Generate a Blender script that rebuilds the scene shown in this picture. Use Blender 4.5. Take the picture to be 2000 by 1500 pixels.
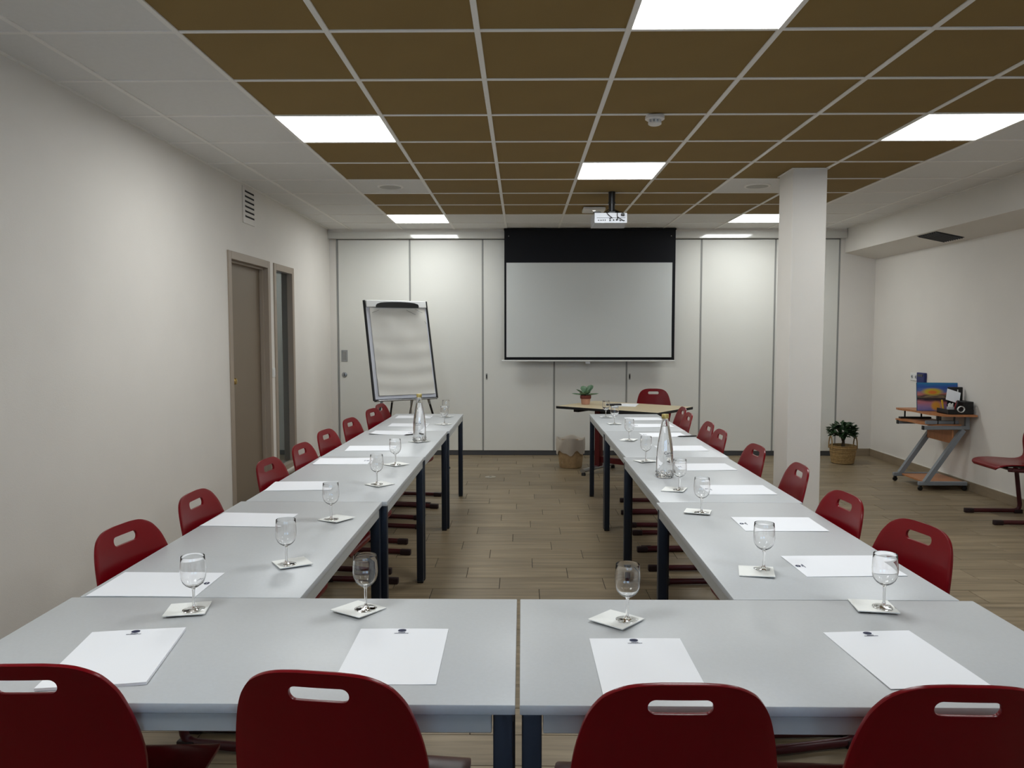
import bpy, bmesh, math, random
from mathutils import Vector, Matrix

# ------------------------------------------------------------------ clean start
for o in list(bpy.data.objects):
    bpy.data.objects.remove(o, do_unlink=True)
S = bpy.context.scene
C = S.collection
R = math.radians
random.seed(7)

# ------------------------------------------------------------------ camera
FPX = 1523.25
cam_d = bpy.data.cameras.new('camera')
cam_d.sensor_width = 36.0
cam_d.lens = FPX / 2000.0 * 36.0
cam_d.clip_start = 0.05
cam = bpy.data.objects.new('camera', cam_d)
C.objects.link(cam)
cam.location = (0, 0, 1.434)
cam.rotation_euler = (math.pi / 2 - 0.0646, 0, 0.0122)
S.camera = cam

# ------------------------------------------------------------------ world, exposure
S.view_settings.view_transform = 'Standard'
S.view_settings.look = 'None'
S.view_settings.gamma = 1.0
S.view_settings.use_curve_mapping = False
S.view_settings.exposure = 0.0
S.cycles.max_bounces = 14
S.cycles.transmission_bounces = 14
PANEL = 20.0            # radiance of the ceiling light panels
world = bpy.data.worlds.new('overcast_sky')
S.world = world
world.use_nodes = True
bg = world.node_tree.nodes['Background']
bg.inputs[0].default_value = (0.50, 0.68, 1.0, 1)
bg.inputs[1].default_value = 7.0

# ------------------------------------------------------------------ room figures
XL, XR = -2.24, 4.10          # side walls
YB, YF = -2.60, 9.15          # wall behind the camera, partition face
CZ = 2.637                    # ceiling
TZ = 0.727                    # table tops
GX, GY, GS = -1.377, 3.18, 0.6

# ------------------------------------------------------------------ materials
def lin(c):
    def f(u):
        u /= 255.0
        return u / 12.92 if u <= 0.04045 else ((u + 0.055) / 1.055) ** 2.4
    return (f(c[0]), f(c[1]), f(c[2]), 1.0)

MATS = {}
def mat(name, col, rough=0.5, metal=0.0, noise=0.0, nscale=8.0, bump=0.0, bscale=200.0,
        trans=0.0, ior=1.45, emit=None, spec=0.5, coat=0.0, stretch=(1, 1, 1), alpha=None):
    m = bpy.data.materials.new(name)
    m.use_nodes = True
    nt = m.node_tree
    b = nt.nodes['Principled BSDF']
    b.inputs['Base Color'].default_value = lin(col)
    b.inputs['Roughness'].default_value = rough
    b.inputs['Metallic'].default_value = metal
    b.inputs['IOR'].default_value = ior
    b.inputs['Specular IOR Level'].default_value = spec
    b.inputs['Transmission Weight'].default_value = trans
    b.inputs['Coat Weight'].default_value = coat
    if emit:
        b.inputs['Emission Color'].default_value = (emit[0], emit[1], emit[2], 1)
        b.inputs['Emission Strength'].default_value = emit[3]
    if noise or bump:
        tc = nt.nodes.new('ShaderNodeTexCoord')
        mp = nt.nodes.new('ShaderNodeMapping')
        mp.inputs['Scale'].default_value = stretch
        nt.links.new(tc.outputs['Object'], mp.inputs[0])
    if noise:
        n = nt.nodes.new('ShaderNodeTexNoise')
        n.inputs['Scale'].default_value = nscale
        n.inputs['Detail'].default_value = 4
        nt.links.new(mp.outputs[0], n.inputs['Vector'])
        r = nt.nodes.new('ShaderNodeValToRGB')
        a = lin(col)
        r.color_ramp.elements[0].position = 0.3
        r.color_ramp.elements[1].position = 0.7
        r.color_ramp.elements[0].color = [x * (1 - noise) for x in a[:3]] + [1]
        r.color_ramp.elements[1].color = [min(1, x * (1 + noise)) for x in a[:3]] + [1]
        nt.links.new(n.outputs['Fac'], r.inputs[0])
        nt.links.new(r.outputs[0], b.inputs['Base Color'])
    if bump:
        n2 = nt.nodes.new('ShaderNodeTexNoise')
        n2.inputs['Scale'].default_value = bscale
        n2.inputs['Detail'].default_value = 3
        nt.links.new(mp.outputs[0], n2.inputs['Vector'])
        bp = nt.nodes.new('ShaderNodeBump')
        bp.inputs['Strength'].default_value = bump
        bp.inputs['Distance'].default_value = 0.002
        nt.links.new(n2.outputs['Fac'], bp.inputs['Height'])
        nt.links.new(bp.outputs[0], b.inputs['Normal'])
    MATS[name] = m
    return m

mat('wall_paint', (222, 217, 209), 0.75, noise=0.02, nscale=2.5, bump=0.25, bscale=160)
mat('partition_laminate', (222, 221, 213), 0.42, noise=0.012, nscale=3, bump=0.06, bscale=300)
mat('track_aluminium', (214, 212, 204), 0.07, spec=0.8)
mat('seam_grey', (146, 146, 142), 0.5)
mat('seal_dark', (70, 70, 72), 0.5)
mat('tile_white', (222, 220, 216), 0.9, noise=0.015, nscale=40, bump=0.3, bscale=500)
mat('tile_brown', (136, 111, 62), 0.9, noise=0.04, nscale=3, bump=0.3, bscale=500)
mat('grid_white', (234, 231, 225), 0.55)
mat('light_diffuser', (255, 255, 255), 0.6, emit=(0.955, 0.99, 1.0, PANEL))
mat('table_laminate', (192, 195, 197), 0.38, spec=0.45, noise=0.02, nscale=120, bump=0.03, bscale=700)
mat('table_edge', (176, 178, 176), 0.45)
mat('table_steel', (25, 33, 46), 0.45, spec=0.4)
mat('glide_black', (18, 18, 19), 0.6)
mat('chair_red', (112, 0, 12), 0.28, spec=0.28, noise=0.05, nscale=6, bump=0.04, bscale=500)
mat('cap_dark', (30, 8, 11), 0.5)
mat('chair_frame', (64, 10, 16), 0.38)
mat('paper', (243, 245, 249), 0.8)
mat('napkin', (242, 243, 239), 0.9, bump=0.4, bscale=120)
mat('print_blue', (42, 46, 78), 0.7)
mat('glass', (255, 255, 255), 0.0, trans=1.0, ior=1.48)
mat('water', (255, 255, 255), 0.0, trans=1.0, ior=1.33)
mat('cap_gold', (206, 186, 116), 0.35, metal=0.7)
mat('bottle_print', (40, 48, 62), 0.6)
mat('door_paint', (128, 114, 97), 0.55, noise=0.015, nscale=4)
mat('frame_paint', (158, 144, 128), 0.5)
mat('brass', (190, 160, 96), 0.3, metal=0.9)
mat('pane_glass', (210, 222, 224), 0.02, trans=1.0, ior=1.45)
mat('corridor_paint', (190, 200, 206), 0.7)
mat('vent_white', (214, 208, 200), 0.5)
mat('void_black', (10, 10, 11), 0.8)
mat('screen_black', (7, 9, 15), 0.62, spec=0.3)
mat('screen_white', (208, 211, 208), 0.7, noise=0.01, nscale=2)
mat('bar_white', (220, 220, 216), 0.4)
mat('plastic_white', (226, 226, 224), 0.4)
mat('projector_case', (196, 198, 204), 0.45)
mat('plastic_grey', (178, 180, 182), 0.45)
mat('plastic_black', (14, 14, 15), 0.42)
mat('metal_black', (16, 16, 18), 0.4)
mat('metal_silver', (168, 170, 172), 0.3, metal=0.9)
mat('board_white', (214, 217, 226), 0.3)
mat('chart_paper', (224, 222, 214), 0.85, bump=0.25, bscale=30)
mat('desk_beech', (206, 190, 156), 0.4, noise=0.06, nscale=7, stretch=(1, 9, 1))
mat('desk_edge', (22, 22, 24), 0.5)
mat('desk_red', (88, 16, 20), 0.4)
mat('terracotta', (190, 142, 118), 0.8, noise=0.08, nscale=20)
mat('terracotta_dark', (104, 48, 40), 0.8)
mat('soil', (40, 30, 24), 0.95)
mat('succulent', (96, 128, 98), 0.5, noise=0.15, nscale=25)
mat('leaf_green', (40, 66, 36), 0.5, noise=0.2, nscale=20)
mat('stem_brown', (70, 56, 38), 0.8)
mat('wicker', (150, 122, 78), 0.8, noise=0.25, nscale=60, bump=0.8, bscale=120)
mat('bin_kraft', (168, 140, 102), 0.8, noise=0.18, nscale=25, bump=0.5, bscale=90)
mat('liner_plastic', (188, 178, 164), 0.4, noise=0.05, nscale=12, bump=0.7, bscale=45)
mat('skirting_tile', (140, 124, 102), 0.5, noise=0.10, nscale=5, stretch=(1, 1, 6))
mat('skirting_cap', (206, 202, 192), 0.6)
mat('grout', (54, 47, 37), 0.85)
mat('trolley_grey', (122, 126, 130), 0.42)
mat('trolley_wood', (170, 112, 70), 0.45, noise=0.12, nscale=6, stretch=(1, 7, 1))
mat('socket_blue', (32, 42, 100), 0.45)
mat('canvas_edge', (26, 70, 96), 0.8)
mat('red_plastic', (150, 20, 24), 0.4)
mat('yellow_plastic', (206, 160, 30), 0.5)
mat('cable_white', (216, 216, 212), 0.5)
mat('cord_black', (12, 12, 13), 0.5)
mat('detector_white', (224, 220, 214), 0.45)
mat('speaker_mesh', (176, 174, 168), 0.6)
mat('led', (255, 255, 255), 0.5, emit=(1, 1, 1, 6))
mat('steel_disc', (190, 184, 170), 0.3, metal=0.8)
mat('facade', (150, 156, 164), 0.9)

def floor_material():
    m = bpy.data.materials.new('floor_wood_tile')
    m.use_nodes = True
    nt = m.node_tree
    b = nt.nodes['Principled BSDF']
    b.inputs['Roughness'].default_value = 0.42
    b.inputs['Specular IOR Level'].default_value = 0.45
    g = nt.nodes.new('ShaderNodeNewGeometry')
    oi = nt.nodes.new('ShaderNodeObjectInfo')
    ad = nt.nodes.new('ShaderNodeVectorMath'); ad.operation = 'MULTIPLY_ADD'
    cx = nt.nodes.new('ShaderNodeCombineXYZ')
    mu = nt.nodes.new('ShaderNodeMath'); mu.operation = 'MULTIPLY'; mu.inputs[1].default_value = 23.0
    nt.links.new(oi.outputs['Random'], mu.inputs[0])
    nt.links.new(mu.outputs[0], cx.inputs[0]); nt.links.new(mu.outputs[0], cx.inputs[2])
    nt.links.new(g.outputs['Position'], ad.inputs[0])
    ad.inputs[1].default_value = (1.6, 26, 1)
    nt.links.new(cx.outputs[0], ad.inputs[2])
    n = nt.nodes.new('ShaderNodeTexNoise'); n.inputs['Scale'].default_value = 1.0
    n.inputs['Detail'].default_value = 5; n.inputs['Roughness'].default_value = 0.6
    nt.links.new(ad.outputs[0], n.inputs['Vector'])
    r = nt.nodes.new('ShaderNodeValToRGB')
    e = r.color_ramp.elements
    e[0].position = 0.25; e[0].color = lin((100, 87, 66))
    e[1].position = 0.75; e[1].color = lin((153, 136, 109))
    k = e.new(0.5); k.color = lin((127, 112, 88))
    nt.links.new(n.outputs['Fac'], r.inputs[0])
    hv = nt.nodes.new('ShaderNodeHueSaturation')
    mr = nt.nodes.new('ShaderNodeMapRange')
    mr.inputs[3].default_value = 0.90; mr.inputs[4].default_value = 1.08
    nt.links.new(oi.outputs['Random'], mr.inputs[0])
    nt.links.new(mr.outputs[0], hv.inputs['Value'])
    nt.links.new(r.outputs[0], hv.inputs['Color'])
    nt.links.new(hv.outputs[0], b.inputs['Base Color'])
    MATS['floor_wood_tile'] = m
floor_material()

def painting_material():
    m = bpy.data.materials.new('sunset_painting')
    m.use_nodes = True
    nt = m.node_tree
    b = nt.nodes['Principled BSDF']
    b.inputs['Roughness'].default_value = 0.6
    tc = nt.nodes.new('ShaderNodeTexCoord')
    n = nt.nodes.new('ShaderNodeTexNoise'); n.inputs['Scale'].default_value = 7; n.inputs['Detail'].default_value = 4
    mp = nt.nodes.new('ShaderNodeMapping'); mp.inputs['Scale'].default_value = (0.35, 1, 1.5)
    nt.links.new(tc.outputs['Generated'], mp.inputs[0]); nt.links.new(mp.outputs[0], n.inputs['Vector'])
    sx = nt.nodes.new('ShaderNodeSeparateXYZ'); nt.links.new(tc.outputs['Generated'], sx.inputs[0])
    ma = nt.nodes.new('ShaderNodeMath'); ma.operation = 'MULTIPLY_ADD'
    ma.inputs[1].default_value = 0.26
    nt.links.new(n.outputs['Fac'], ma.inputs[0]); nt.links.new(sx.outputs['Z'], ma.inputs[2])
    sb = nt.nodes.new('ShaderNodeMath'); sb.operation = 'SUBTRACT'; sb.inputs[1].default_value = 0.13
    nt.links.new(ma.outputs[0], sb.inputs[0])
    r = nt.nodes.new('ShaderNodeValToRGB')
    e = r.color_ramp.elements
    e[0].position = 0.0; e[0].color = lin((110, 104, 160))
    e[1].position = 1.0; e[1].color = lin((30, 120, 165))
    for p, c in ((0.16, (150, 120, 160)), (0.30, (190, 112, 120)), (0.38, (40, 26, 40)), (0.47, (66, 48, 44)),
                 (0.50, (150, 130, 96)), (0.54, (60, 36, 44)), (0.60, (200, 120, 110)), (0.70, (90, 110, 165)), (0.85, (44, 84, 165))):
        k = e.new(p); k.color = lin(c)
    nt.links.new(sb.outputs[0], r.inputs[0])
    def blob(cx, cz, rx, rz, col, prev):
        sub = nt.nodes.new('ShaderNodeVectorMath'); sub.operation = 'SUBTRACT'; sub.inputs[1].default_value = (cx, 0.5, cz)
        nt.links.new(tc.outputs['Generated'], sub.inputs[0])
        sc = nt.nodes.new('ShaderNodeVectorMath'); sc.operation = 'MULTIPLY'; sc.inputs[1].default_value = (1 / rx, 0, 1 / rz)
        nt.links.new(sub.outputs[0], sc.inputs[0])
        ln = nt.nodes.new('ShaderNodeVectorMath'); ln.operation = 'LENGTH'; nt.links.new(sc.outputs[0], ln.inputs[0])
        mr = nt.nodes.new('ShaderNodeMapRange'); mr.inputs[1].default_value = 1.0; mr.inputs[2].default_value = 0.55
        nt.links.new(ln.outputs['Value'], mr.inputs[0])
        mx = nt.nodes.new('ShaderNodeMixRGB'); mx.inputs[2].default_value = lin(col)
        nt.links.new(mr.outputs[0], mx.inputs[0]); nt.links.new(prev, mx.inputs[1])
        return mx.outputs[0]
    o = blob(0.38, 0.68, 0.30, 0.15, (206, 176, 40), r.outputs[0])
    o = blob(0.38, 0.66, 0.14, 0.08, (224, 120, 40), o)
    o = blob(0.46, 0.18, 0.15, 0.20, (216, 150, 50), o)
    nt.links.new(o, b.inputs['Base Color'])
    MATS['sunset_painting'] = m
painting_material()

# ------------------------------------------------------------------ mesh helpers
class MB:
    def __init__(self):
        self.v = []; self.f = []
    def add(self, vs, fs):
        n = len(self.v)
        self.v += [tuple(p) for p in vs]
        self.f += [tuple(i + n for i in q) for q in fs]
        return self
    def box(self, x0, x1, y0, y1, z0, z1):
        vs = [(x0, y0, z0), (x1, y0, z0), (x1, y1, z0), (x0, y1, z0), (x0, y0, z1), (x1, y0, z1), (x1, y1, z1), (x0, y1, z1)]
        return self.add(vs, [(0, 3, 2, 1), (4, 5, 6, 7), (0, 1, 5, 4), (1, 2, 6, 5), (2, 3, 7, 6), (3, 0, 4, 7)])
    def bbox(self, x0, x1, y0, y1, z0, z1, b=0.003, seg=1):
        bm = bmesh.new()
        t = MB().box(x0, x1, y0, y1, z0, z1)
        vs = [bm.verts.new(p) for p in t.v]
        for q in t.f: bm.faces.new([vs[i] for i in q])
        bmesh.ops.bevel(bm, geom=list(bm.edges), offset=b, segments=seg, affect='EDGES', profile=0.5)
        bm.verts.index_update()
        self.add([p.co[:] for p in bm.verts], [[p.index for p in q.verts] for q in bm.faces])
        bm.free()
        return self
    def prism(self, poly, z0, z1, axis='z'):
        """poly: ccw 2-D outline; extruded along axis"""
        def P(u, w, h):
            return (u, w, h) if axis == 'z' else ((u, h, w) if axis == 'y' else (h, u, w))
        n = len(poly)
        vs = [P(u, w, z0) for u, w in poly] + [P(u, w, z1) for u, w in poly]
        fs = [tuple(range(n - 1, -1, -1)), tuple(range(n, 2 * n))]
        fs += [(i, (i + 1) % n, n + (i + 1) % n, n + i) for i in range(n)]
        return self.add(vs, fs)
    def lathe(self, prof, n=24, c=(0, 0, 0), cap=True):
        vs = []; fs = []
        for r, z in prof:
            for k in range(n):
                a = 2 * math.pi * k / n
                vs.append((c[0] + r * math.cos(a), c[1] + r * math.sin(a), c[2] + z))
        m = len(prof)
        for i in range(m - 1):
            for k in range(n):
                k2 = (k + 1) % n
                fs.append((i * n + k, i * n + k2, (i + 1) * n + k2, (i + 1) * n + k))
        if cap:
            if prof[0][0] > 1e-6: fs.append(tuple(range(n - 1, -1, -1)))
            if prof[-1][0] > 1e-6: fs.append(tuple((m - 1) * n + k for k in range(n)))
        return self.add(vs, fs)
    def tube(self, path, r, n=10, flat=None, closed=False):
        """sweep a circle (or ellipse r x flat) along path"""
        P = [Vector(p) for p in path]
        m = len(P); vs = []; fs = []
        up = None
        for i in range(m):
            if closed:
                t = P[(i + 1) % m] - P[i - 1]
            else:
                t = (P[min(i + 1, m - 1)] - P[max(i - 1, 0)])
            t.normalize()
            if up is None:
                up = Vector((0, 0, 1)) if abs(t.z) < 0.9 else Vector((1, 0, 0))
            a = t.cross(up)
            if a.length < 1e-5: a = t.cross(Vector((0, 1, 0)))
            a.normalize(); b = a.cross(t); b.normalize(); up = b
            rr = r[i] if isinstance(r, (list, tuple)) else r
            for k in range(n):
                q = 2 * math.pi * k / n
                vs.append(P[i] + a * (rr * math.cos(q)) + b * ((flat if flat else rr) * math.sin(q)))
        for i in range(m if closed else m - 1):
            j = (i + 1) % m
            for k in range(n):
                k2 = (k + 1) % n
                fs.append((i * n + k, i * n + k2, j * n + k2, j * n + k))
        if not closed:
            fs.append(tuple(range(n - 1, -1, -1))); fs.append(tuple((m - 1) * n + k for k in range(n)))
        return self.add(vs, fs)
    def bar(self, a, b, w, h):
        """rectangular bar from a to b"""
        a = Vector(a); b = Vector(b); t = (b - a).normalized()
        up = Vector((0, 0, 1)) if abs(t.z) < 0.95 else Vector((0, 1, 0))
        s = t.cross(up).normalized(); u = s.cross(t).normalized()
        vs = []
        for p in (a, b):
            for i, j in ((-1, -1), (1, -1), (1, 1), (-1, 1)):
                vs.append(p + s * (i * w / 2) + u * (j * h / 2))
        return self.add(vs, [(3, 2, 1, 0), (4, 5, 6, 7), (0, 1, 5, 4), (1, 2, 6, 5), (2, 3, 7, 6), (3, 0, 4, 7)])
    def xform(self, M):
        self.v = [tuple(M @ Vector(p)) for p in self.v]
        return self
    def mesh(self, name, smooth=None):
        me = bpy.data.meshes.new(name)
        me.from_pydata(self.v, [], self.f)
        bm = bmesh.new(); bm.from_mesh(me)
        bmesh.ops.recalc_face_normals(bm, faces=bm.faces)
        bm.to_mesh(me); bm.free()
        if smooth:
            me.shade_smooth()
            me.set_sharp_from_angle(angle=R(smooth))
        return me
    def build(self, name, m, parent=None, smooth=None, world=False, **kw):
        if world and parent is not None:
            l = parent.location
            self.v = [(p[0] - l.x, p[1] - l.y, p[2] - l.z) for p in self.v]
        return obj(name, self.mesh(name, smooth), m, parent, **kw)

def obj(name, me, m, parent=None, label=None, cat=None, group=None, kind=None, loc=None, rz=None):
    if m is not None and len(me.materials) == 0:
        me.materials.append(MATS[m])
    o = bpy.data.objects.new(name, me)
    C.objects.link(o)
    if parent is not None: o.parent = parent
    if loc: o.location = loc
    if rz: o.rotation_euler = (0, 0, rz)
    return tag(o, label, cat, group, kind)

def tag(o, label=None, cat=None, group=None, kind=None):
    if label: o['label'] = label
    if cat: o['category'] = cat
    if group: o['group'] = group
    if kind: o['kind'] = kind
    return o

def thing(name, label, cat, loc=(0, 0, 0), rz=0.0, group=None):
    o = bpy.data.objects.new(name, None)
    o.empty_display_size = 0.1
    C.objects.link(o)
    o.location = loc; o.rotation_euler = (0, 0, rz)
    return tag(o, label, cat, group)

def copy_tree(o, parent=None):
    c = o.copy(); C.objects.link(c); c.parent = parent
    for ch in list(o.children): copy_tree(ch, c)
    return c

def center_mesh(mb):
    """shift so that the mesh's origin is at the middle of its base; returns that point"""
    xs = [p[0] for p in mb.v]; ys = [p[1] for p in mb.v]; zs = [p[2] for p in mb.v]
    o = ((min(xs) + max(xs)) / 2, (min(ys) + max(ys)) / 2, min(zs))
    mb.v = [(p[0] - o[0], p[1] - o[1], p[2] - o[2]) for p in mb.v]
    return o

# ================================================================== SETTING
# ---- floor: a grout bed and 0.6 x 0.2 m wood-look tiles, each its own piece
floor = MB().box(XL - 0.15, XR + 0.15, YB - 0.1, YF + 0.1, -0.06, -0.0025).build('floor', 'grout', kind='structure')
PW, PL, GAP = 0.2, 0.6, 0.0035
OFF = {1: .475, 2: .275, 3: .068, 4: .396, 5: .202, 6: .540, 7: .281, 8: .068, 9: .444, 10: .170, 11: .559}
rnd = random.Random(3)
for k in list(range(12, 26)):
    OFF[k] = (OFF[k - 1] - 0.2 + rnd.uniform(-0.05, 0.02)) % 0.6
for k in range(0, -36, -1):
    OFF[k] = (OFF[k + 1] + 0.2 + rnd.uniform(-0.02, 0.05)) % 0.6
planks = []
for k in range(-34, 26):
    y1 = 4.306 + 0.2 * k; y0 = y1 - 0.2
    if y1 > YF + 0.21 or y0 < YB - 0.2: continue
    y0c, y1c = max(y0, YB), min(y1, YF)
    if y1c - y0c < 0.03: continue
    x = OFF[k] - 0.6 * math.ceil((OFF[k] - XL) / 0.6)
    while x < XR:
        a, b = max(x, XL), min(x + 0.6, XR)
        if b - a > 0.01: planks.append((a, b, y0c, y1c))
        x += 0.6
def in_view(p):
    x, y = (p[0] + p[1]) / 2, (p[2] + p[3]) / 2
    return y > 2.2 and abs(x + 0.012 * y) < 0.66 * y + 0.3 and not (x < -1.3 and y < 4.0)
vis = [p for p in planks if in_view(p)]
def hidden_score(p):
    x, y = (p[0] + p[1]) / 2, (p[2] + p[3]) / 2
    s = (p[1] - p[0]) * (p[3] - p[2]) / y ** 3
    if -1.25 < x < -0.62 or (0.75 < x < 1.2) or x < -1.25: s *= 0.02
    return s
vis.sort(key=hidden_score, reverse=True)
single = vis[:298]
rest = [p for p in planks if p not in single]
pl_mesh = {}
def plank_mesh(lx, ly):
    key = (round(lx, 3), round(ly, 3))
    if key not in pl_mesh:
        pl_mesh[key] = MB().bbox(GAP / 2, lx - GAP / 2, GAP / 2, ly - GAP / 2, -0.010, 0.0, 0.0012).mesh('floor_tile')
    return pl_mesh[key]
for p in single:
    obj('floor_tile', plank_mesh(p[1] - p[0], p[3] - p[2]), 'floor_wood_tile', floor, loc=(p[0], p[2], 0))
mb = MB()
for p in rest:
    mb.box(p[0] + GAP / 2, p[1] - GAP / 2, p[2] + GAP / 2, p[3] - GAP / 2, -0.010, 0.0)
mb.build('floor_tile_field', 'floor_wood_tile', floor, kind='stuff')

# ---- ceiling: slab, lay-in tiles, white T-bars
ceiling = MB().box(XL - 0.15, XR + 0.15, YB - 0.1, YF + 0.2, CZ + 0.10, CZ + 0.2).build('ceiling', 'wall_paint', kind='structure')
LIGHTS = {(0, 2), (3, -1), (3, 4), (0, 8), (6, 2), (6, 8), (0, -4), (6, -4)}
SPEAKERS = {(0, 5), (5, 5)}
BHX = 3.74                    # bulkhead face
SOF = 9.08                    # soffit face over the partition
tile_cache = {}
far_tiles = {'tile_white': MB(), 'tile_brown': MB()}
for c in range(-2, 9):
    x0, x1 = max(GX + GS * c, XL), min(GX + GS * (c + 1), BHX)
    for r in range(-10, 10):
        y0, y1 = max(GY + GS * r, YB), min(GY + GS * (r + 1), SOF)
        if y1 - y0 < 0.02 or x1 - x0 < 0.02: continue
        if (c, r) in LIGHTS: continue
        brown = 0 <= c <= 6 and r <= 7 and (c, r) not in SPEAKERS
        m = 'tile_brown' if brown else 'tile_white'
        if r < -2:
            far_tiles[m].box(x0 + .003, x1 - .003, y0 + .003, y1 - .003, CZ, CZ + 0.018); continue
        key = (round(x1 - x0, 3), round(y1 - y0, 3), m)
        if key not in tile_cache:
            tile_cache[key] = MB().bbox(.003, x1 - x0 - .003, .003, y1 - y0 - .003, 0, 0.018, 0.002).mesh('ceiling_tile')
        obj('ceiling_tile', tile_cache[key], m, ceiling, loc=(x0, y0, CZ))
for m, b_ in far_tiles.items():
    b_.build('ceiling_tile_field', m, ceiling, kind='stuff')
for c in range(-1, 9):
    x = GX + GS * c
    MB().bbox(x - .012, x + .012, YB, SOF, CZ - .006, CZ + .03, 0.0015).build('ceiling_runner', 'grid_white', ceiling)
for r in range(-9, 10):
    y = GY + GS * r
    MB().bbox(XL, BHX, y - .0115, y + .0115, CZ - .0045, CZ + .028, 0.0015).build('ceiling_cross_bar', 'grid_white', ceiling)
MB().box(XL, XL + .02, YB, SOF, CZ - .004, CZ).build('trim_1', 'grid_white', kind='structure')
MB().box(BHX - .02, BHX, YB, SOF, CZ - .004, CZ).build('trim_2', 'grid_white', kind='structure')
MB().box(XL, BHX, SOF - .02, SOF, CZ - .004, CZ).build('trim_3', 'grid_white', kind='structure')

# ---- left wall with a door opening and a tall sidelight
DY0, DY1, DZ = 5.953, 6.94, 2.07
WY0, WY1, WZ0, WZ1 = 7.055, 7.67, 0.14, 2.07
w = MB()
T = 0.16
w.box(XL - T, XL, YB, DY0, 0, CZ + .1)
w.box(XL - T, XL, DY0, DY1, DZ, CZ + .1)
w.box(XL - T, XL, DY1, WY0, 0, CZ + .1)
w.box(XL - T, XL, WY0, WY1, 0, WZ0)
w.box(XL - T, XL, WY0, WY1, WZ1, CZ + .1)
w.box(XL - T, XL, WY1, YF + .1, 0, CZ + .1)
w.build('wall_left', 'wall_paint', kind='structure')
# door 1
d1 = MB().bbox(XL - .105, XL - .065, DY0 + .06, DY1 - .06, 0.008, DZ - .06, .002).build('door_1', 'door_paint', kind='structure')
for y0, y1, z0, z1 in ((DY0, DY0 + .062, 0, DZ), (DY1 - .062, DY1, 0, DZ), (DY0 + .062, DY1 - .062, DZ - .062, DZ)):
    MB().bbox(XL - T, XL + .012, y0, y1, z0, z1, .003).build('door_frame', 'frame_paint', d1)
for y0, y1, z0, z1 in ((DY0 + .062, DY0 + .08, 0, DZ - .062), (DY1 - .08, DY1 - .062, 0, DZ - .062), (DY0 + .08, DY1 - .08, DZ - .08, DZ - .062)):
    MB().bbox(XL - .064, XL - .03, y0, y1, z0, z1, .002).build('door_stop', 'frame_paint', d1)
k = MB()
k.lathe([(0.0, 0), (.026, 0), (.026, .006), (.010, .008), (.010, .035), (.020, .042), (.027, .055), (.022, .07), (0, .074)], 20)
k.xform(Matrix.Translation((XL - .065, DY0 + .125, 1.06)) @ Matrix.Rotation(R(90), 4, 'Y'))
k.build('door_knob', 'brass', d1, smooth=40)
# window 1
w1 = MB().box(XL - .050, XL - .044, WY0 + .06, WY1 - .06, WZ0 + .05, WZ1 - .06).build('window_1', 'pane_glass', kind='structure')
for y0, y1, z0, z1 in ((WY0, WY0 + .06, WZ0, WZ1), (WY1 - .06, WY1, WZ0, WZ1), (WY0 + .06, WY1 - .06, WZ1 - .06, WZ1), (WY0 + .06, WY1 - .06, WZ0, WZ0 + .05)):
    MB().bbox(XL - T, XL + .01, y0, y1, z0, z1, .003).build('window_frame', 'frame_paint', w1)
MB().bbox(XL - T, XL + .03, WY0 - .01, WY1 + .01, WZ0 - .025, WZ0, .004).build('window_sill', 'skirting_cap', w1)
# the corridor behind it
cb = MB()
cb.box(XL - 1.7, XL - 1.6, 4.5, 10.5, 0, CZ)
cb.box(XL - 1.7, XL - T, 10.4, 10.5, 0, CZ)
cb.box(XL - 1.7, XL - T, 4.4, 4.5, 0, CZ)
cb.box(XL - 1.7, XL - T, 4.4, 10.5, -.05, 0)
cb.box(XL - 1.7, XL - T, 4.4, 10.5, CZ, CZ + .05)
cb.build('wall_corridor', 'corridor_paint', kind='structure')
MB().bbox(XL - 1.6, XL - 1.56, 7.5, 10.4, 1.40, 1.46, .004).build('trim_4', 'vent_white', kind='structure')
MB().bbox(XL - 1.6, XL - 1.56, 7.5, 10.4, 1.54, 1.59, .004).build('trim_5', 'vent_white', kind='structure')

# ---- far end: soffit, side jambs, niche wall
w = MB()
w.box(XL - T, 3.735, SOF, YF + .25, 2.565, CZ + .1)
w.box(XL - T, XL + .075, YF - .01, YF + .25, 0, 2.565)
w.box(3.690, XR + T, YF, YF + .25, 0, CZ + .1)
w.build('wall_far', 'wall_paint', kind='structure')
MB().bbox(XL + .075, 3.69, YF - .045, YF + .25, 2.528, 2.5655, .003).build('trim_6', 'track_aluminium', kind='structure')
MB().bbox(XL + .0, 3.735, SOF - .006, SOF, 2.530, 2.606, .001).build('trim_7', 'track_aluminium', kind='structure')

# ---- right wall and bulkhead
MB().box(XR, XR + T, YB, YF + .1, 0, CZ + .1).build('wall_right', 'wall_paint', kind='structure')
MB().prism([(BHX, CZ + .1), (BHX, 2.365), (XR, 2.292), (XR, CZ + .1)], YB, YF, axis='y').build('wall_bulkhead', 'wall_paint', kind='structure')
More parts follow.
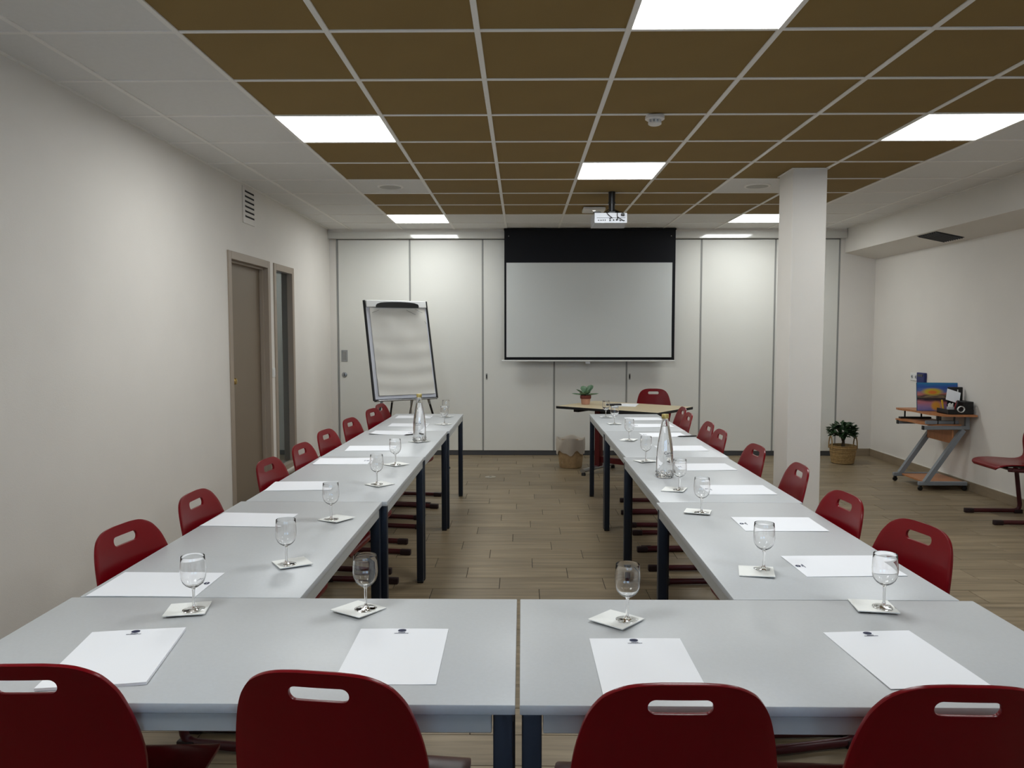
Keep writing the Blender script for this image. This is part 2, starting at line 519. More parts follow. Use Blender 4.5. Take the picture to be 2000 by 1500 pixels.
# ---- wall behind the camera with two daylight windows
WB = [(-1.6, 0.3), (1.2, 3.1)]
w = MB()
xs = [XL - T, WB[0][0], WB[0][1], WB[1][0], WB[1][1], XR + T]
for i in range(5):
    if i in (1, 3):
        w.box(xs[i], xs[i + 1], YB - .2, YB, 0, 0.95); w.box(xs[i], xs[i + 1], YB - .2, YB, 2.05, CZ + .1)
    else:
        w.box(xs[i], xs[i + 1], YB - .2, YB, 0, CZ + .1)
w.build('wall_near', 'wall_paint', kind='structure')
for i, (a, b) in enumerate(WB):
    wn = MB().box(a + .05, b - .05, YB - .09, YB - .085, 1.0, 2.0).build('window_%d' % (i + 2), 'pane_glass', kind='structure')
    for x0, x1, z0, z1 in ((a, a + .05, .95, 2.05), (b - .05, b, .95, 2.05), (a + .05, b - .05, .95, 1.0), (a + .05, b - .05, 2.0, 2.05),
                           ((a + b) / 2 - .03, (a + b) / 2 + .03, 1.0, 2.0)):
        MB().bbox(x0, x1, YB - .12, YB - .06, z0, z1, .003).build('window_frame', 'plastic_white', wn)
    pd = bpy.data.lights.new('window_portal', 'AREA'); pd.shape = 'RECTANGLE'
    pd.size = b - a; pd.size_y = 1.1; pd.cycles.is_portal = True
    po = bpy.data.objects.new('window_portal', pd); C.objects.link(po)
    po.location = ((a + b) / 2, YB - .16, 1.5); po.rotation_euler = (R(-90), 0, R(180))
    po.parent = None
# ---- skirting
def skirting(name, segs):
    root = None
    for i, (x0, x1, y0, y1) in enumerate(segs):
        o = MB().bbox(x0, x1, y0, y1, 0, .085, .0015).build(name if i == 0 else 'skirting_tile', 'skirting_tile', root, kind='structure' if i == 0 else None)
        if i == 0: root = o
segs = []
y = YB
while y < YF - .02:
    segs.append((XR - .011, XR, y + .0015, min(y + .6, YF) - .0015)); y += .6
skirting('baseboard_right', segs)
segs = []
y = YB
while y < DY0 - .02:
    segs.append((XL, XL + .011, y + .0015, min(y + .6, DY0) - .0015)); y += .6
y = DY1
while y < YF - .02:
    segs.append((XL, XL + .011, y + .0015, min(y + .6, YF - .012) - .0015)); y += .6
skirting('baseboard_left', segs)
MB().bbox(3.71, XR - .012, YF - .011, YF, 0, .085, .0015).build('baseboard_far', 'skirting_tile', kind='structure')
for i, (x0, x1, y0, y1) in enumerate(((XR - .010, XR, YB, YF), (XL, XL + .010, YB, DY0), (XL, XL + .010, WY1, YF - .01), (3.71, XR, YF - .01, YF))):
    MB().box(x0, x1, y0, y1, .085, .090).build('trim_%d' % (8 + i), 'skirting_cap', kind='structure')

# ---- pillar
MB().bbox(1.980, 2.228, 5.795, 6.10, 0, CZ + .09, .004).build('pillar', 'wall_paint', kind='structure')
MB().bbox(1.966, 2.242, 5.781, 6.114, CZ - .006, CZ - .001, .001).build('trim_12', 'grid_white', kind='structure')

# ================================================================== PARTITION
part = thing('folding_partition', 'white folding partition of tall flat panels across the far end', 'partition', (0.75, YF, 0))
seams = [-2.150, -1.304, -0.453, 0.383, 1.231, 2.087, 2.945, 3.683]
for i in range(7):
    p = MB().bbox(seams[i] + .009, seams[i + 1] - .009, YF, YF + .06, 0.055, 2.522, .003).build('panel', 'partition_laminate', part, world=True)
for i, x in enumerate(seams):
    MB().bbox(x - .009, x + .009, YF - .001, YF + .06, .055, 2.522, .001).build('panel_seam', 'seam_grey', part, world=True)
MB().box(seams[0] - .01, seams[-1] + .01, YF + .004, YF + .06, 2.520, 2.530).build('head_seal', 'seal_dark', part, world=True)
MB().box(seams[0] - .01, seams[-1] + .01, YF + .006, YF + .06, 0.0, .055).build('floor_seal', 'seal_dark', part, world=True)
MB().bbox(XL + .076, seams[0] - .012, YF - .004, YF + .05, 0, 2.525, .002).build('jamb', 'vent_white', part, world=True)
h = MB().bbox(-2.117, -2.045, YF - .006, YF, 1.105, 1.240, .002).build('pull_handle', 'metal_silver', part, world=True)
MB().bbox(-2.10, -2.062, YF - .008, YF - .005, 1.125, 1.220, .001).build('recess', 'seam_grey', h).location = Vector((-part.location.x, -part.location.y, 0))
k = MB().lathe([(0, 0), (.031, 0), (.031, .006), (.026, .009), (0, .009)], 24)
k.xform(Matrix.Translation((-2.084, YF, .95)) @ Matrix.Rotation(R(90), 4, 'X'))
kk = k.build('lock_rosette', 'metal_silver', part, smooth=40, world=True)
MB().bbox(-2.088, -2.080, YF - .012, YF - .008, .935, .968, .001).build('keyhole', 'void_black', kk).location = Vector((-part.location.x, -part.location.y, 0))
for x in (-0.410, 1.268):
    MB().bbox(x - .010, x + .010, YF - .005, YF, .895, .965, .002).build('key_slot', 'seam_grey', part, world=True)
    MB().bbox(x - .005, x + .005, YF - .007, YF - .004, .91, .95, .001).build('slot_opening', 'void_black', part, world=True)

# ================================================================== CEILING FITTINGS
LBL = {(0, 2): 'glowing square ceiling panel over the left wall side, nearer of the two left panels',
       (3, -1): 'glowing square ceiling panel nearest the viewer, cut by the top of the picture',
       (3, 4): 'glowing square ceiling panel in the middle, just before the projector',
       (0, 8): 'glowing square ceiling panel in the far left corner near the partition',
       (6, 2): 'glowing square ceiling panel at the right, above and before the pillar',
       (0, -4): 'glowing square ceiling panel above the left end of the front table',
       (6, -4): 'glowing square ceiling panel at the right, level with the front table',
       (6, 8): 'glowing square ceiling panel half hidden behind the white pillar'}
for (c, r) in sorted(LIGHTS):
    cx, cy = GX + GS * (c + .5), GY + GS * (r + .5)
    t = thing('ceiling_light', LBL[(c, r)], 'ceiling light', (cx, cy, CZ), 0, 'square light panels in the ceiling')
    s = .287
    MB().box(-s, s, -s, s, .004, .03).build('housing', 'plastic_white', t)
    MB().add([(-s, -s, .0015), (-s, s, .0015), (s, s, .0015), (s, -s, .0015)], [(0, 1, 2, 3)]).build('diffuser', 'light_diffuser', t)
for (c, r), lb in (((0, 5), 'round grey ceiling loudspeaker grille in white tile at the left'), ((5, 5), 'round grey ceiling loudspeaker grille in white tile beside the pillar')):
    cx, cy = GX + GS * (c + .5), GY + GS * (r + .5)
    t = thing('ceiling_speaker', lb, 'speaker', (cx, cy, CZ), 0, 'round ceiling loudspeakers')
    MB().lathe([(.088, -.007), (.104, -.006), (.106, 0), (.088, 0)], 32, cap=False).build('rim', 'grid_white', t, smooth=30)
    MB().lathe([(0, -.009), (.05, -.0085), (.089, -.006), (.089, 0)], 32).build('grille', 'speaker_mesh', t, smooth=30)

# smoke detector
t = thing('smoke_detector', 'white round smoke detector under the brown ceiling tiles', 'smoke detector', (0.735, 4.40, CZ - .005))
MB().lathe([(.050, 0), (.053, -.004), (.053, -.018), (.047, -.022), (0, -.022)], 28).build('base', 'detector_white', t, smooth=35)
for i in range(10):
    a = 2 * math.pi * i / 10
    MB().bbox(-.004, .004, .027, .036, -.040, -.022, .001).xform(Matrix.Rotation(a, 4, 'Z')).build('fin', 'detector_white', t)
MB().lathe([(.026, -.022), (.026, -.040), (0, -.040)], 20).build('chamber', 'plastic_grey', t, smooth=35)
MB().lathe([(.037, -.038), (.036, -.045), (.028, -.050), (0, -.051)], 28).build('cap', 'detector_white', t, smooth=35)

# projector on a ceiling pole
t = thing('projector', 'white projector hanging from a black ceiling pole', 'projector', (0.768, 6.74, CZ))
MB().lathe([(.030, 0), (.030, -.012), (.028, -.014), (.028, -.09), (.033, -.09), (.033, -.097), (.027, -.097), (.025, -.175)], 20).build('pole', 'metal_black', t, smooth=35)
for s in (-1, 1):
    MB().bar((s * .02, .0, -.165), (s * .09, .06, -.188), .014, .008).build('mount_arm', 'metal_black', t)
    MB().bar((s * .02, .0, -.165), (s * .07, -.06, -.188), .014, .008).build('mount_arm', 'metal_black', t)
MB().bbox(-.03, .03, -.03, .03, -.185, -.165, .004).build('mount_plate', 'metal_black', t)
body = MB()
X0, X1, Y0, Y1, ZB, ZT = -.165, .125, -.09, .16, -.285, -.190
body.add([(X0 + .012, Y0, ZB + .012), (X1 - .006, Y0, ZB + .012), (X1 - .006, Y0, ZT), (X0 + .012, Y0, ZT),
          (X0, Y1, ZB), (X1, Y1, ZB), (X1, Y1, ZT), (X0, Y1, ZT)],
         [(0, 1, 2, 3), (5, 4, 7, 6), (0, 3, 7, 4), (1, 5, 6, 2), (3, 2, 6, 7), (0, 4, 5, 1)])
bo = body.build('body', 'projector_case', t)
MB().box(X0 + .03, X1 - .02, Y0 - .0015, Y0, -.233, -.230).build('seam_line', 'plastic_black', bo)
for (x, z, a, b_) in ((-.125, -.255, .010, .007), (-.105, -.255, .010, .007), (-.085, -.255, .007, .010), (-.068, -.255, .007, .010), (-.03, -.243, .014, .010),
                      (-.03, -.258, .014, .010), (.0, -.256, .012, .012), (.025, -.255, .014, .014), (.055, -.258, .014, .008), (.085, -.258, .014, .008)):
    MB().box(x, x + a, Y0 - .003, Y0, z, z + b_).build('connector', 'plastic_black', bo)
MB().bbox(.066, .096, Y0 - .018, Y0, -.215, -.196, .003).build('power_plug', 'plastic_black', bo)
MB().bbox(-.16, -.10, Y0 + .01, Y0 + .05, ZT, ZT + .014, .003).build('cable_box', 'plastic_black', t)
for pts in ([(-.03, -.02, -.15), (-.06, -.08, -.18), (-.04, -.10, -.205), (-.005, -.100, -.235)],
            [(.02, -.02, -.16), (.05, -.06, -.178), (.035, -.10, -.19), (.036, -.105, -.225), (.04, -.098, -.248)],
            [(.02, -.01, -.15), (.055, -.04, -.17), (.085, -.09, -.186), (.084, -.108, -.20)],
            [(.04, -.10, -.225), (.06, -.107, -.24), (.088, -.098, -.255)]):
    MB().tube(pts, .003, 8).build('cable', 'cord_black', t, smooth=60)
lens = MB().lathe([(.035, 0), (.035, .02), (.028, .022), (0, .018)], 20)
lens.xform(Matrix.Translation((-.08, Y1, -.24)) @ Matrix.Rotation(R(-90), 4, 'X'))
lens.build('lens', 'plastic_black', t, smooth=35)

# access point on the ceiling
t = thing('wireless_access_point', 'flat white wireless access point on the ceiling behind the projector', 'access point', (0.69, 7.58, CZ - .006))
MB().bbox(-.105, .105, -.11, .11, -.03, 0, .008, 2).build('case', 'detector_white', t, smooth=40)
MB().box(-.012, .012, -.06, -.052, -.0312, -.03).build('status_light', 'led', t)

# projection screen
t = thing('projection_screen', 'pull-down projection screen with white surface and black border', 'projection screen', (0.775, 9.0, 1.1))
sx0, sx1 = -0.198, 1.757
w0, w1x = -0.174, 1.722
sy = 9.0
MB().box(sx0, sx1, sy, sy + .004, 1.128, 2.625).build('fabric_border', 'screen_black', t, world=True)
scr = MB()
nx, nz = 40, 24
vs = []
for j in range(nz + 1):
    for i in range(nx + 1):
        u, v = i / nx, j / nz
        yy = sy - .003
        for cu in (0.0, 1.0):                       # lower corners curl a little
            d = math.hypot((u - cu) * 1.9, v * 1.07)
            yy -= .012 * math.exp(-(d / .16) ** 2)
        vs.append((w0 + (w1x - w0) * u, yy, 1.163 + (2.243 - 1.163) * v))
fs = [(j * (nx + 1) + i, j * (nx + 1) + i + 1, (j + 1) * (nx + 1) + i + 1, (j + 1) * (nx + 1) + i) for j in range(nz) for i in range(nx)]
scr.add(vs, fs).build('projection_surface', 'screen_white', t, smooth=60, world=True)
MB().bbox(sx0 - .03, sx1 + .008, sy - .012, sy + .014, 1.112, 1.130, .004, 2).build('weight_bar', 'bar_white', t, smooth=40, world=True)
MB().bbox(.735, .790, sy - .010, sy + .006, 1.085, 1.112, .003).build('pull_tab', 'plastic_grey', t, world=True)
MB().bbox(sx0 - .005, sx1 + .005, sy - .02, sy + .07, 2.612, CZ - .007, .004).build('casing', 'screen_black', t, world=True)
for x in (sx0 + .05, sx1 - .05):
    MB().lathe([(0, 0), (.006, 0), (.006, .003), (0, .003)], 10).xform(Matrix.Translation((x, sy, 2.545)) @ Matrix.Rotation(R(90), 4, 'X')).build('rivet', 'seam_grey', t, world=True)

# wall vent grille (left wall)
t = thing('wall_vent', 'white louvred vent grille high on the left wall above the door', 'vent', (XL, 6.44, 2.32))
MB().bbox(XL, XL + .008, 6.305, 6.575, 2.325, 2.622, .003).build('plate', 'vent_white', t, world=True)
for i in range(6):
    z = 2.375 + i * .040
    MB().box(XL + .0075, XL + .0092, 6.35, 6.56, z, z + .018).build('slot', 'void_black', t, world=True)
    MB().add([(XL + .008, 6.35, z + .018), (XL + .008, 6.56, z + .018), (XL + .018, 6.56, z + .010), (XL + .018, 6.35, z + .010), (XL + .008, 6.35, z + .020), (XL + .008, 6.56, z + .020), (XL + .018, 6.56, z + .012), (XL + .018, 6.35, z + .012)],
             [(0, 1, 2, 3), (7, 6, 5, 4), (3, 2, 6, 7), (0, 3, 7, 4), (1, 5, 6, 2), (0, 4, 5, 1)]).build('louvre', 'vent_white', t, world=True)
# vent in the bulkhead underside
t = thing('bulkhead_vent', 'dark air vent grille in the underside of the right bulkhead', 'vent', (3.89, 7.37, 2.325))
def bz(x): return 2.365 + (2.292 - 2.365) * (x - BHX) / (XR - BHX)
def slopebox(x0, x1, y0, y1, d0, d1):
    return MB().add([(x0, y0, bz(x0) - d1), (x1, y0, bz(x1) - d1), (x1, y1, bz(x1) - d1), (x0, y1, bz(x0) - d1),
                     (x0, y0, bz(x0) - d0), (x1, y0, bz(x1) - d0), (x1, y1, bz(x1) - d0), (x0, y1, bz(x0) - d0)],
                    [(0, 3, 2, 1), (4, 5, 6, 7), (0, 1, 5, 4), (1, 2, 6, 5), (2, 3, 7, 6), (3, 0, 4, 7)])
slopebox(3.765, 4.02, 7.20, 7.55, 0.0, .003).build('opening', 'void_black', t, world=True)
for i in range(9):
    y = 7.22 + i * .038
    slopebox(3.77, 4.015, y, y + .010, .003, .012).build('slat', 'seal_dark', t, world=True)

# light switch and sockets
t = thing('light_switch', 'small white light switch between the brown door and the sidelight window', 'switch', (XL, 6.997, 1.045))
MB().bbox(XL, XL + .009, 6.960, 7.036, 1.04, 1.125, .003).build('plate', 'plastic_white', t, world=True)
MB().bbox(XL + .009, XL + .014, 6.975, 7.021, 1.055, 1.11, .002).build('rocker', 'plastic_white', t, world=True)
t = thing('wall_socket', 'white double wall socket above the computer trolley', 'socket', (XR, 8.17, .95))
MB().bbox(XR - .010, XR, 8.085, 8.245, .945, 1.025, .003).build('plate', 'plastic_white', t, world=True)
for y in (8.125, 8.205):
    k = MB().lathe([(.020, 0), (.019, .004), (0, .004)], 16).xform(Matrix.Translation((XR - .010, y, .985)) @ Matrix.Rotation(R(-90), 4, 'Y'))
    o = k.build('outlet', 'plastic_grey', t, world=True)
    MB().box(XR - .0155, XR - .013, y - .005, y + .005, .978, .992).build('hole', 'void_black', o, world=False).location = -t.location
t = thing('data_box', 'dark blue wall box beside the white double socket', 'socket', (XR, 7.99, .94))
MB().bbox(XR - .03, XR, 7.925, 8.075, .930, 1.035, .004).build('case', 'socket_blue', t, world=True)
MB().bbox(XR - .034, XR - .03, 7.95, 8.05, .995, 1.02, .001).build('cover', 'seal_dark', t, world=True)

# floor outlet lid
t = thing('floor_outlet', 'small round metal floor outlet lid in the aisle', 'floor outlet', (-0.31, 7.725, 0))
MB().lathe([(0, .0), (.055, 0), (.055, .003), (.045, .005), (0, .005)], 24).build('lid', 'steel_disc', t, smooth=30)
MB().bbox(-.012, .012, -.006, .006, .005, .012, .002).build('lift_tab', 'steel_disc', t)

# ================================================================== TABLES
def make_table(name, label, x0, x1, y0, y1, group, rz=0.0):
    cx, cy = (x0 + x1) / 2, (y0 + y1) / 2
    t = thing(name, label, 'table', (cx, cy, 0), R(rz), group)
    hx, hy = (x1 - x0) / 2, (y1 - y0) / 2
    top = MB().bbox(-hx, hx, -hy, hy, TZ - .020, TZ, .0022, 2).build('table_top', 'table_laminate', t, smooth=40)
    zt, zb = TZ - .0205, TZ - .058
    for s in (-1, 1):
        MB().bbox(-hx + .045, hx - .045, s * (hy - .016) - .012, s * (hy - .016) + .012, zb, zt, .002).build('apron', 'table_edge', t)
        MB().bbox(s * (hx - .016) - .012, s * (hx - .016) + .012, -hy + .045, hy - .045, zb, zt, .002).build('apron', 'table_edge', t)
    for sx in (-1, 1):
        for s_ in (-1, 1):
            x, y = sx * (hx - .0235), s_ * (hy - .0235)
            lg = MB().bbox(x - .019, x + .019, y - .019, y + .019, .012, TZ - .0205, .004, 2).build('leg', 'table_steel', t, smooth=40)
            MB().bbox(x - .018, x + .018, y - .018, y + .018, 0.0005, .013, .003).build('glide', 'glide_black', lg)
    return t
ORD = ['first', 'second', 'third', 'fourth', 'fifth', 'sixth', 'seventh', 'eighth']
GT = 'grey tables set as an open rectangle'
make_table('meeting_table', 'grey table across the front, left of the central joint', -1.208, -.0115, 1.444, 2.0405, GT)
make_table('meeting_table', 'grey table across the front, right of the central joint', -.003, 1.197, 1.444, 2.0405, GT)
for i, (a, b_, tw) in enumerate(((-1.187, -.590, -.25), (-1.163, -.562, -.35), (-1.144, -.546, -.85), (-1.116, -.519, -.6))):
    make_table('meeting_table', '%s grey table of the left row, counted from the front' % ORD[i], a, b_, 2.044 + 1.2 * i, 3.240 + 1.2 * i, GT, tw)
for i, (a, b_) in enumerate(((.566, 1.164), (.582, 1.178), (.598, 1.190), (.597, 1.193))):
    make_table('meeting_table', '%s grey table of the right row, counted from the front' % ORD[i], a, b_, 2.044 + 1.2 * i, 3.240 + 1.2 * i, GT)

# ================================================================== CHAIRS
def catmull(pts, n):
    out = []
    for i in range(len(pts) - 1):
        p0 = pts[max(i - 1, 0)]; p1 = pts[i]; p2 = pts[i + 1]; p3 = pts[min(i + 2, len(pts) - 1)]
        for k in range(n):
            t = k / n
            out.append(tuple(.5 * (2 * b + (c - a) * t + (2 * a - 5 * b + 4 * c - d) * t * t + (3 * b - a - 3 * c + d) * t ** 3)
                             for a, b, c, d in zip(p0, p1, p2, p3)))
    out.append(tuple(pts[-1]))
    return out
def rounded(pts, rad, n=6):
    """3-D polyline with rounded corners"""
    P = [Vector(p) for p in pts]; out = [P[0]]
    for i in range(1, len(P) - 1):
        a = (P[i - 1] - P[i]); b = (P[i + 1] - P[i])
        d = min(rad, a.length * .48, b.length * .48)
        A = P[i] + a.normalized() * d; B = P[i] + b.normalized() * d
        for k in range(n + 1):
            t = k / n
            out.append(A * (1 - t) ** 2 + P[i] * (2 * t * (1 - t)) + B * t * t)
    out.append(P[-1])
    return out

def shell_mesh():
    # (y, z, half width, dish) along the profile, front lip of the seat -> top of the back
    prof = [(.412, .405, .150, 0), (.418, .420, .172, 0), (.405, .437, .190, .001), (.36, .447, .200, .004), (.28, .446, .204, .008), (.20, .440, .203, .010),
            (.13, .436, .196, .010), (.08, .440, .184, .008), (.045, .458, .174, .004), (.022, .492, .172, -.004), (.010, .535, .180, -.012),
            (.004, .58, .187, -.017), (-.002, .625, .188, -.019), (-.009, .665, .184, -.019), (-.017, .705, .177, -.018), (-.025, .745, .167, -.016),
            (-.0305, .770, .158, -.015), (-.0345, .788, .148, -.013), (-.0385, .805, .135, -.011), (-.0410, .815, .122, -.009), (-.0430, .823, .107, -.007), (-.0445, .829, .090, -.005), (-.0455, .833, .066, -.003), (-.0460, .835, .035, -.001)]
    P = catmull(prof, 2)
    n = 20
    th = .0085
    front = []; back = []
    m = len(P)
    for i in range(m):
        a = P[max(i - 1, 0)]; b = P[min(i + 1, m - 1)]
        ty, tz = b[0] - a[0], b[1] - a[1]
        L = math.hypot(ty, tz) or 1
        ny, nz = tz / L, -ty / L          # points forward on the back / up on the seat
        if ny < 0 and nz < 0: ny, nz = -ny, -nz
        y, z, hw, dish = P[i]
        rf = []; rb = []
        for k in range(n + 1):
            t = -1 + 2 * k / n
            x = hw * t
            # dish: seat sides rise, back sides come forward
            if dish >= 0: oy, oz = 0, dish * t * t * 1.2
            else: oy, oz = -dish * (t * t) * (hw / .19) ** 2 * 1.3, 0
            rf.append((x, y + oy, z + oz))
            sgn = -1
            rb.append((x, y + oy - ny * th * (1 if (nz >= 0 or ny >= 0) else -1), z + oz - nz * th))
        front.append(rf); back.append(rb)
    vs = [p for r in front for p in r] + [p for r in back for p in r]
    N = m * (n + 1); fs = []
    for i in range(m - 1):
        for k in range(n):
            a = i * (n + 1) + k
            fs.append((a, a + 1, a + n + 2, a + n + 1))
            fs.append((N + a, N + a + n + 1, N + a + n + 2, N + a + 1))
    for i in range(m - 1):
        for k in (0, n):
            a = i * (n + 1) + k
            fs.append((a, a + n + 1, N + a + n + 1, N + a))
    for i in (0, m - 1):
        for k in range(n):
            a = i * (n + 1) + k
            fs.append((a, a + 1, N + a + 1, N + a))
    base = MB(); base.v = vs; base.f = fs
    me = base.mesh('seat_shell_raw')
    o = bpy.data.objects.new('tmp_shell', me); C.objects.link(o)
    # hand slot: a rounded prism cut through the back
    sl = []
    hw, hh, r = .057, .0145, .014
    for cx, cz, a0 in ((hw - r, hh - r, 0), (-hw + r, hh - r, 90), (-hw + r, -hh + r, 180), (hw - r, -hh + r, 270)):
        for k in range(7):
            q = R(a0 + 15 * k)
            sl.append((cx + r * math.cos(q), 0.789 + cz + r * math.sin(q)))
    cut = MB().prism(sl, -.2, .2, axis='y').mesh('cut')
    co = bpy.data.objects.new('tmp_cut', cut); C.objects.link(co)
    md = o.modifiers.new('b', 'BOOLEAN'); md.object = co; md.operation = 'DIFFERENCE'; md.solver = 'EXACT'
    bv = o.modifiers.new('v', 'BEVEL'); bv.width = .0026; bv.segments = 2; bv.limit_method = 'ANGLE'; bv.angle_limit = R(50)
    dg = bpy.context.evaluated_depsgraph_get(); dg.update()
    res = bpy.data.meshes.new_from_object(o.evaluated_get(dg))
    bpy.data.objects.remove(o, do_unlink=True); bpy.data.objects.remove(co, do_unlink=True)
    res.name = 'seat_shell'
    res.materials.clear()
    res.shade_smooth(); res.set_sharp_from_angle(angle=R(38))
    return res

def make_chair():
    t = thing('school_chair', 'red chair', 'chair')
    obj('seat_shell', shell_mesh(), 'chair_red', t)
    for s in (-1, 1):
        path = rounded([(s * .205, .430, .020), (s * .205, .008, .020), (s * .197, .062, .398), (s * .170, .33, .412)], .060, 7)
        lg = MB().tube(path, .014, 10, flat=.017).build('sled_leg', 'chair_frame', t, smooth=50)
        MB().bbox(s * .205 - .017, s * .205 + .017, .375, .445, .0005, .037, .006, 2).build('foot_cap', 'cap_dark', lg, smooth=40)
        MB().bbox(s * .205 - .017, s * .205 + .017, -.005, .060, .0005, .030, .005, 2).build('foot_cap', 'cap_dark', lg, smooth=40)
    for y, z in ((.12, .398), (.30, .410)):
        MB().tube([(-.188, y, z), (.188, y, z)], .011, 8).build('cross_tube', 'chair_frame', t, smooth=50)
    MB().bbox(-.06, .06, .10, .32, .412, .432, .004).build('mounting_block', 'glide_black', t)
    return t

chair0 = make_chair()
first = [True]
GC = 'red school chairs around the meeting tables'
def chair(x, y, deg, label, group=GC):
    if first[0]: o = chair0; first[0] = False
    else: o = copy_tree(chair0)
    o.location = (x, y, 0); o.rotation_euler = (0, 0, R(deg))
    tag(o, label, 'chair', group)
for (x, y, d), lb in zip([(-.908, 1.418, 2), (-.358, 1.394, -7), (.276, 1.355, 0), (.770, 1.353, -2)],
                        ['red chair in the front row at the left edge of the picture', 'red chair in the front row, second from the left, with its back to the viewer',
                         'red chair in the front row, third from the left, with its back to the viewer', 'red chair in the front row at the right edge of the picture']):
    chair(x, y, d, lb)
LC = [(-1.215, 2.405, -98.5), (-1.202, 2.915, -92), (-1.180, 3.70, -95), (-1.166, 4.22, -95), (-1.186, 4.83, -98), (-1.182, 5.50, -99), (-1.158, 6.20, -101), (-1.170, 6.64, -97)]
RC = [(1.226, 2.445, 102), (1.182, 2.915, 94), (1.242, 3.575, 87), (1.232, 4.20, 93), (1.208, 4.86, 91), (1.235, 5.285, 90), (1.231, 5.909, 89), (1.279, 6.364, 89)]
for i, (x, y, d) in enumerate(LC):
    chair(x, y, d, '%s red chair from the front along the left table row' % ORD[i])
for i, (x, y, d) in enumerate(RC):
    chair(x, y, d, '%s red chair from the front along the right table row' % ORD[i])
chair(1.435, 8.46, 176, 'red chair standing behind the speaker desk, facing the room', 'chairs away from the table rows')
chair(3.995, 6.01, 88, 'red chair alone against the right wall at the picture edge, seat in view', 'chairs away from the table rows')

# ================================================================== TABLE SETTINGS
def logo_mesh():
    m = MB()
    z0, z1 = 0, .00025
    def ell(cx, cy, a, b_, n=24): return [(cx + a * math.cos(2 * math.pi * k / n), cy + b_ * math.sin(2 * math.pi * k / n)) for k in range(n)]
    # oval badge with a light curved band
    n = 24
    for up in (1, -1):
        pts = []
        for k in range(n // 2 + 1):
            a = math.pi * k / (n // 2)
            pts.append((.0085 * math.cos(a), up * (.0012 + .0062 * math.sin(a))))
        if up < 0: pts = pts[::-1]
        m.prism(pts, z0, z1)
    m.prism([(-.0088, -.0013), (-.0070, -.0013), (-.0070, .0013), (-.0088, .0013)], z0, z1)
    m.prism([(.0070, -.0013), (.0088, -.0013), (.0088, .0013), (.0070, .0013)], z0, z1)
    # two lines of very small lettering
    rr = random.Random(5)
    for y, x, xe, hh in ((-.0125, -.0065, .0065, .0022), (-.0172, -.0145, .0145, .0024)):
        while x < xe:
            wd = rr.choice((.0008, .0011, .0014))
            m.prism([(x, y - hh / 2), (x + wd, y - hh / 2), (x + wd, y + hh / 2), (x, y + hh / 2)], z0, z1)
            x += wd + .0005
    return m.mesh('letterhead')
LOGO = logo_mesh()
def sheet_mesh(thick=.0006, curl=0.0, seed=1):
    m = MB(); rr = random.Random(seed)
    nx, ny = 8, 10; W, Hh = .21, .297
    tops = []; ph = rr.uniform(0, 6)
    for j in range(ny + 1):
        for i in range(nx + 1):
            u, v = i / nx - .5, j / ny - .5
            z = .0006 * (1 + math.sin(u * 5 + v * 4 + ph)) * (abs(u) + abs(v))
            if curl: z += curl * max(0, (u * 1 - v * 1) - .55) ** 2 * 4
            tops.append((u * W, v * Hh, z))
    N = len(tops)
    vs = [(x, y, z + thick) for x, y, z in tops] + tops
    fs = []
    for j in range(ny):
        for i in range(nx):
            a = j * (nx + 1) + i
            fs.append((a, a + 1, a + nx + 2, a + nx + 1)); fs.append((N + a, N + a + nx + 1, N + a + nx + 2, N + a + 1))
    for j in range(ny):
        for i in (0, nx):
            a = j * (nx + 1) + i; fs.append((a, a + nx + 1, N + a + nx + 1, N + a))
    for i in range(nx):
        for j in (0, ny):
            a = j * (nx + 1) + i; fs.append((a, a + 1, N + a + 1, N + a))
    return m.add(vs, fs).mesh('paper_sheet', 40)
GPAP = 'letterhead sheets laid at the places'
SH = [sheet_mesh(.0009, 0, s) for s in range(3)]
def paper(x, y, deg, label, logo=True, thick=None, curl=0, z=TZ, lname='paper_sheet', group=GPAP):
    me = sheet_mesh(thick or .0009, curl, int(abs(x * 1000))) if (thick or curl) else SH[int(abs(y * 100)) % 3]
    o = obj(lname, me, 'paper', None, label, 'paper', group, loc=(x, y, z + .0003), rz=R(deg))
    if logo:
        l = obj('letterhead', LOGO, 'print_blue', o, loc=(-.004, .297 / 2 - .013, (thick or .0009) + .0013))
        l.scale = (1.1, 1.0, 1.0)
    return o
FP = [(-.882, 1.650, 9.0, .006), (-.278, 1.675, 0.5, None), (.264, 1.622, 0.5, None), (.829, 1.672, 4, None)]
FN = ['letterhead pad of stacked sheets on the front table, far left place', 'letterhead sheet on the front table just left of the central joint',
      'letterhead sheet on the front table just right of the central joint', 'letterhead sheet on the front table, far right place']
for (x, y, d, th), lb in zip(FP, FN): paper(x, y, d, lb, thick=th)
LP = [(-1.025, 2.150, 0), (-1.030, 2.914, -3), (-1.018, 3.573, 4), (-.988, 4.276, 3), (-.925, 4.764, 4), (-.922, 5.522, -4), (-.871, 5.989, 0), (-.911, 6.575, 0)]
RP = [(.976, 2.349, 2), (.954, 2.870, -1), (.977, 3.507, 0), (.965, 4.113, 3), (.985, 4.788, 0), (.988, 5.425, 2), (1.009, 5.978, 0), (1.012, 6.450, 0)]
for i, (x, y, d) in enumerate(LP):
    paper(x, y, d - 90, 'letterhead sheet at the %s place of the left table row, counted from the front' % ORD[i], curl=.010 if i == 5 else 0)
for i, (x, y, d) in enumerate(RP):
    paper(x, y, d + 90, 'letterhead sheet at the %s place of the right table row, counted from the front' % ORD[i])
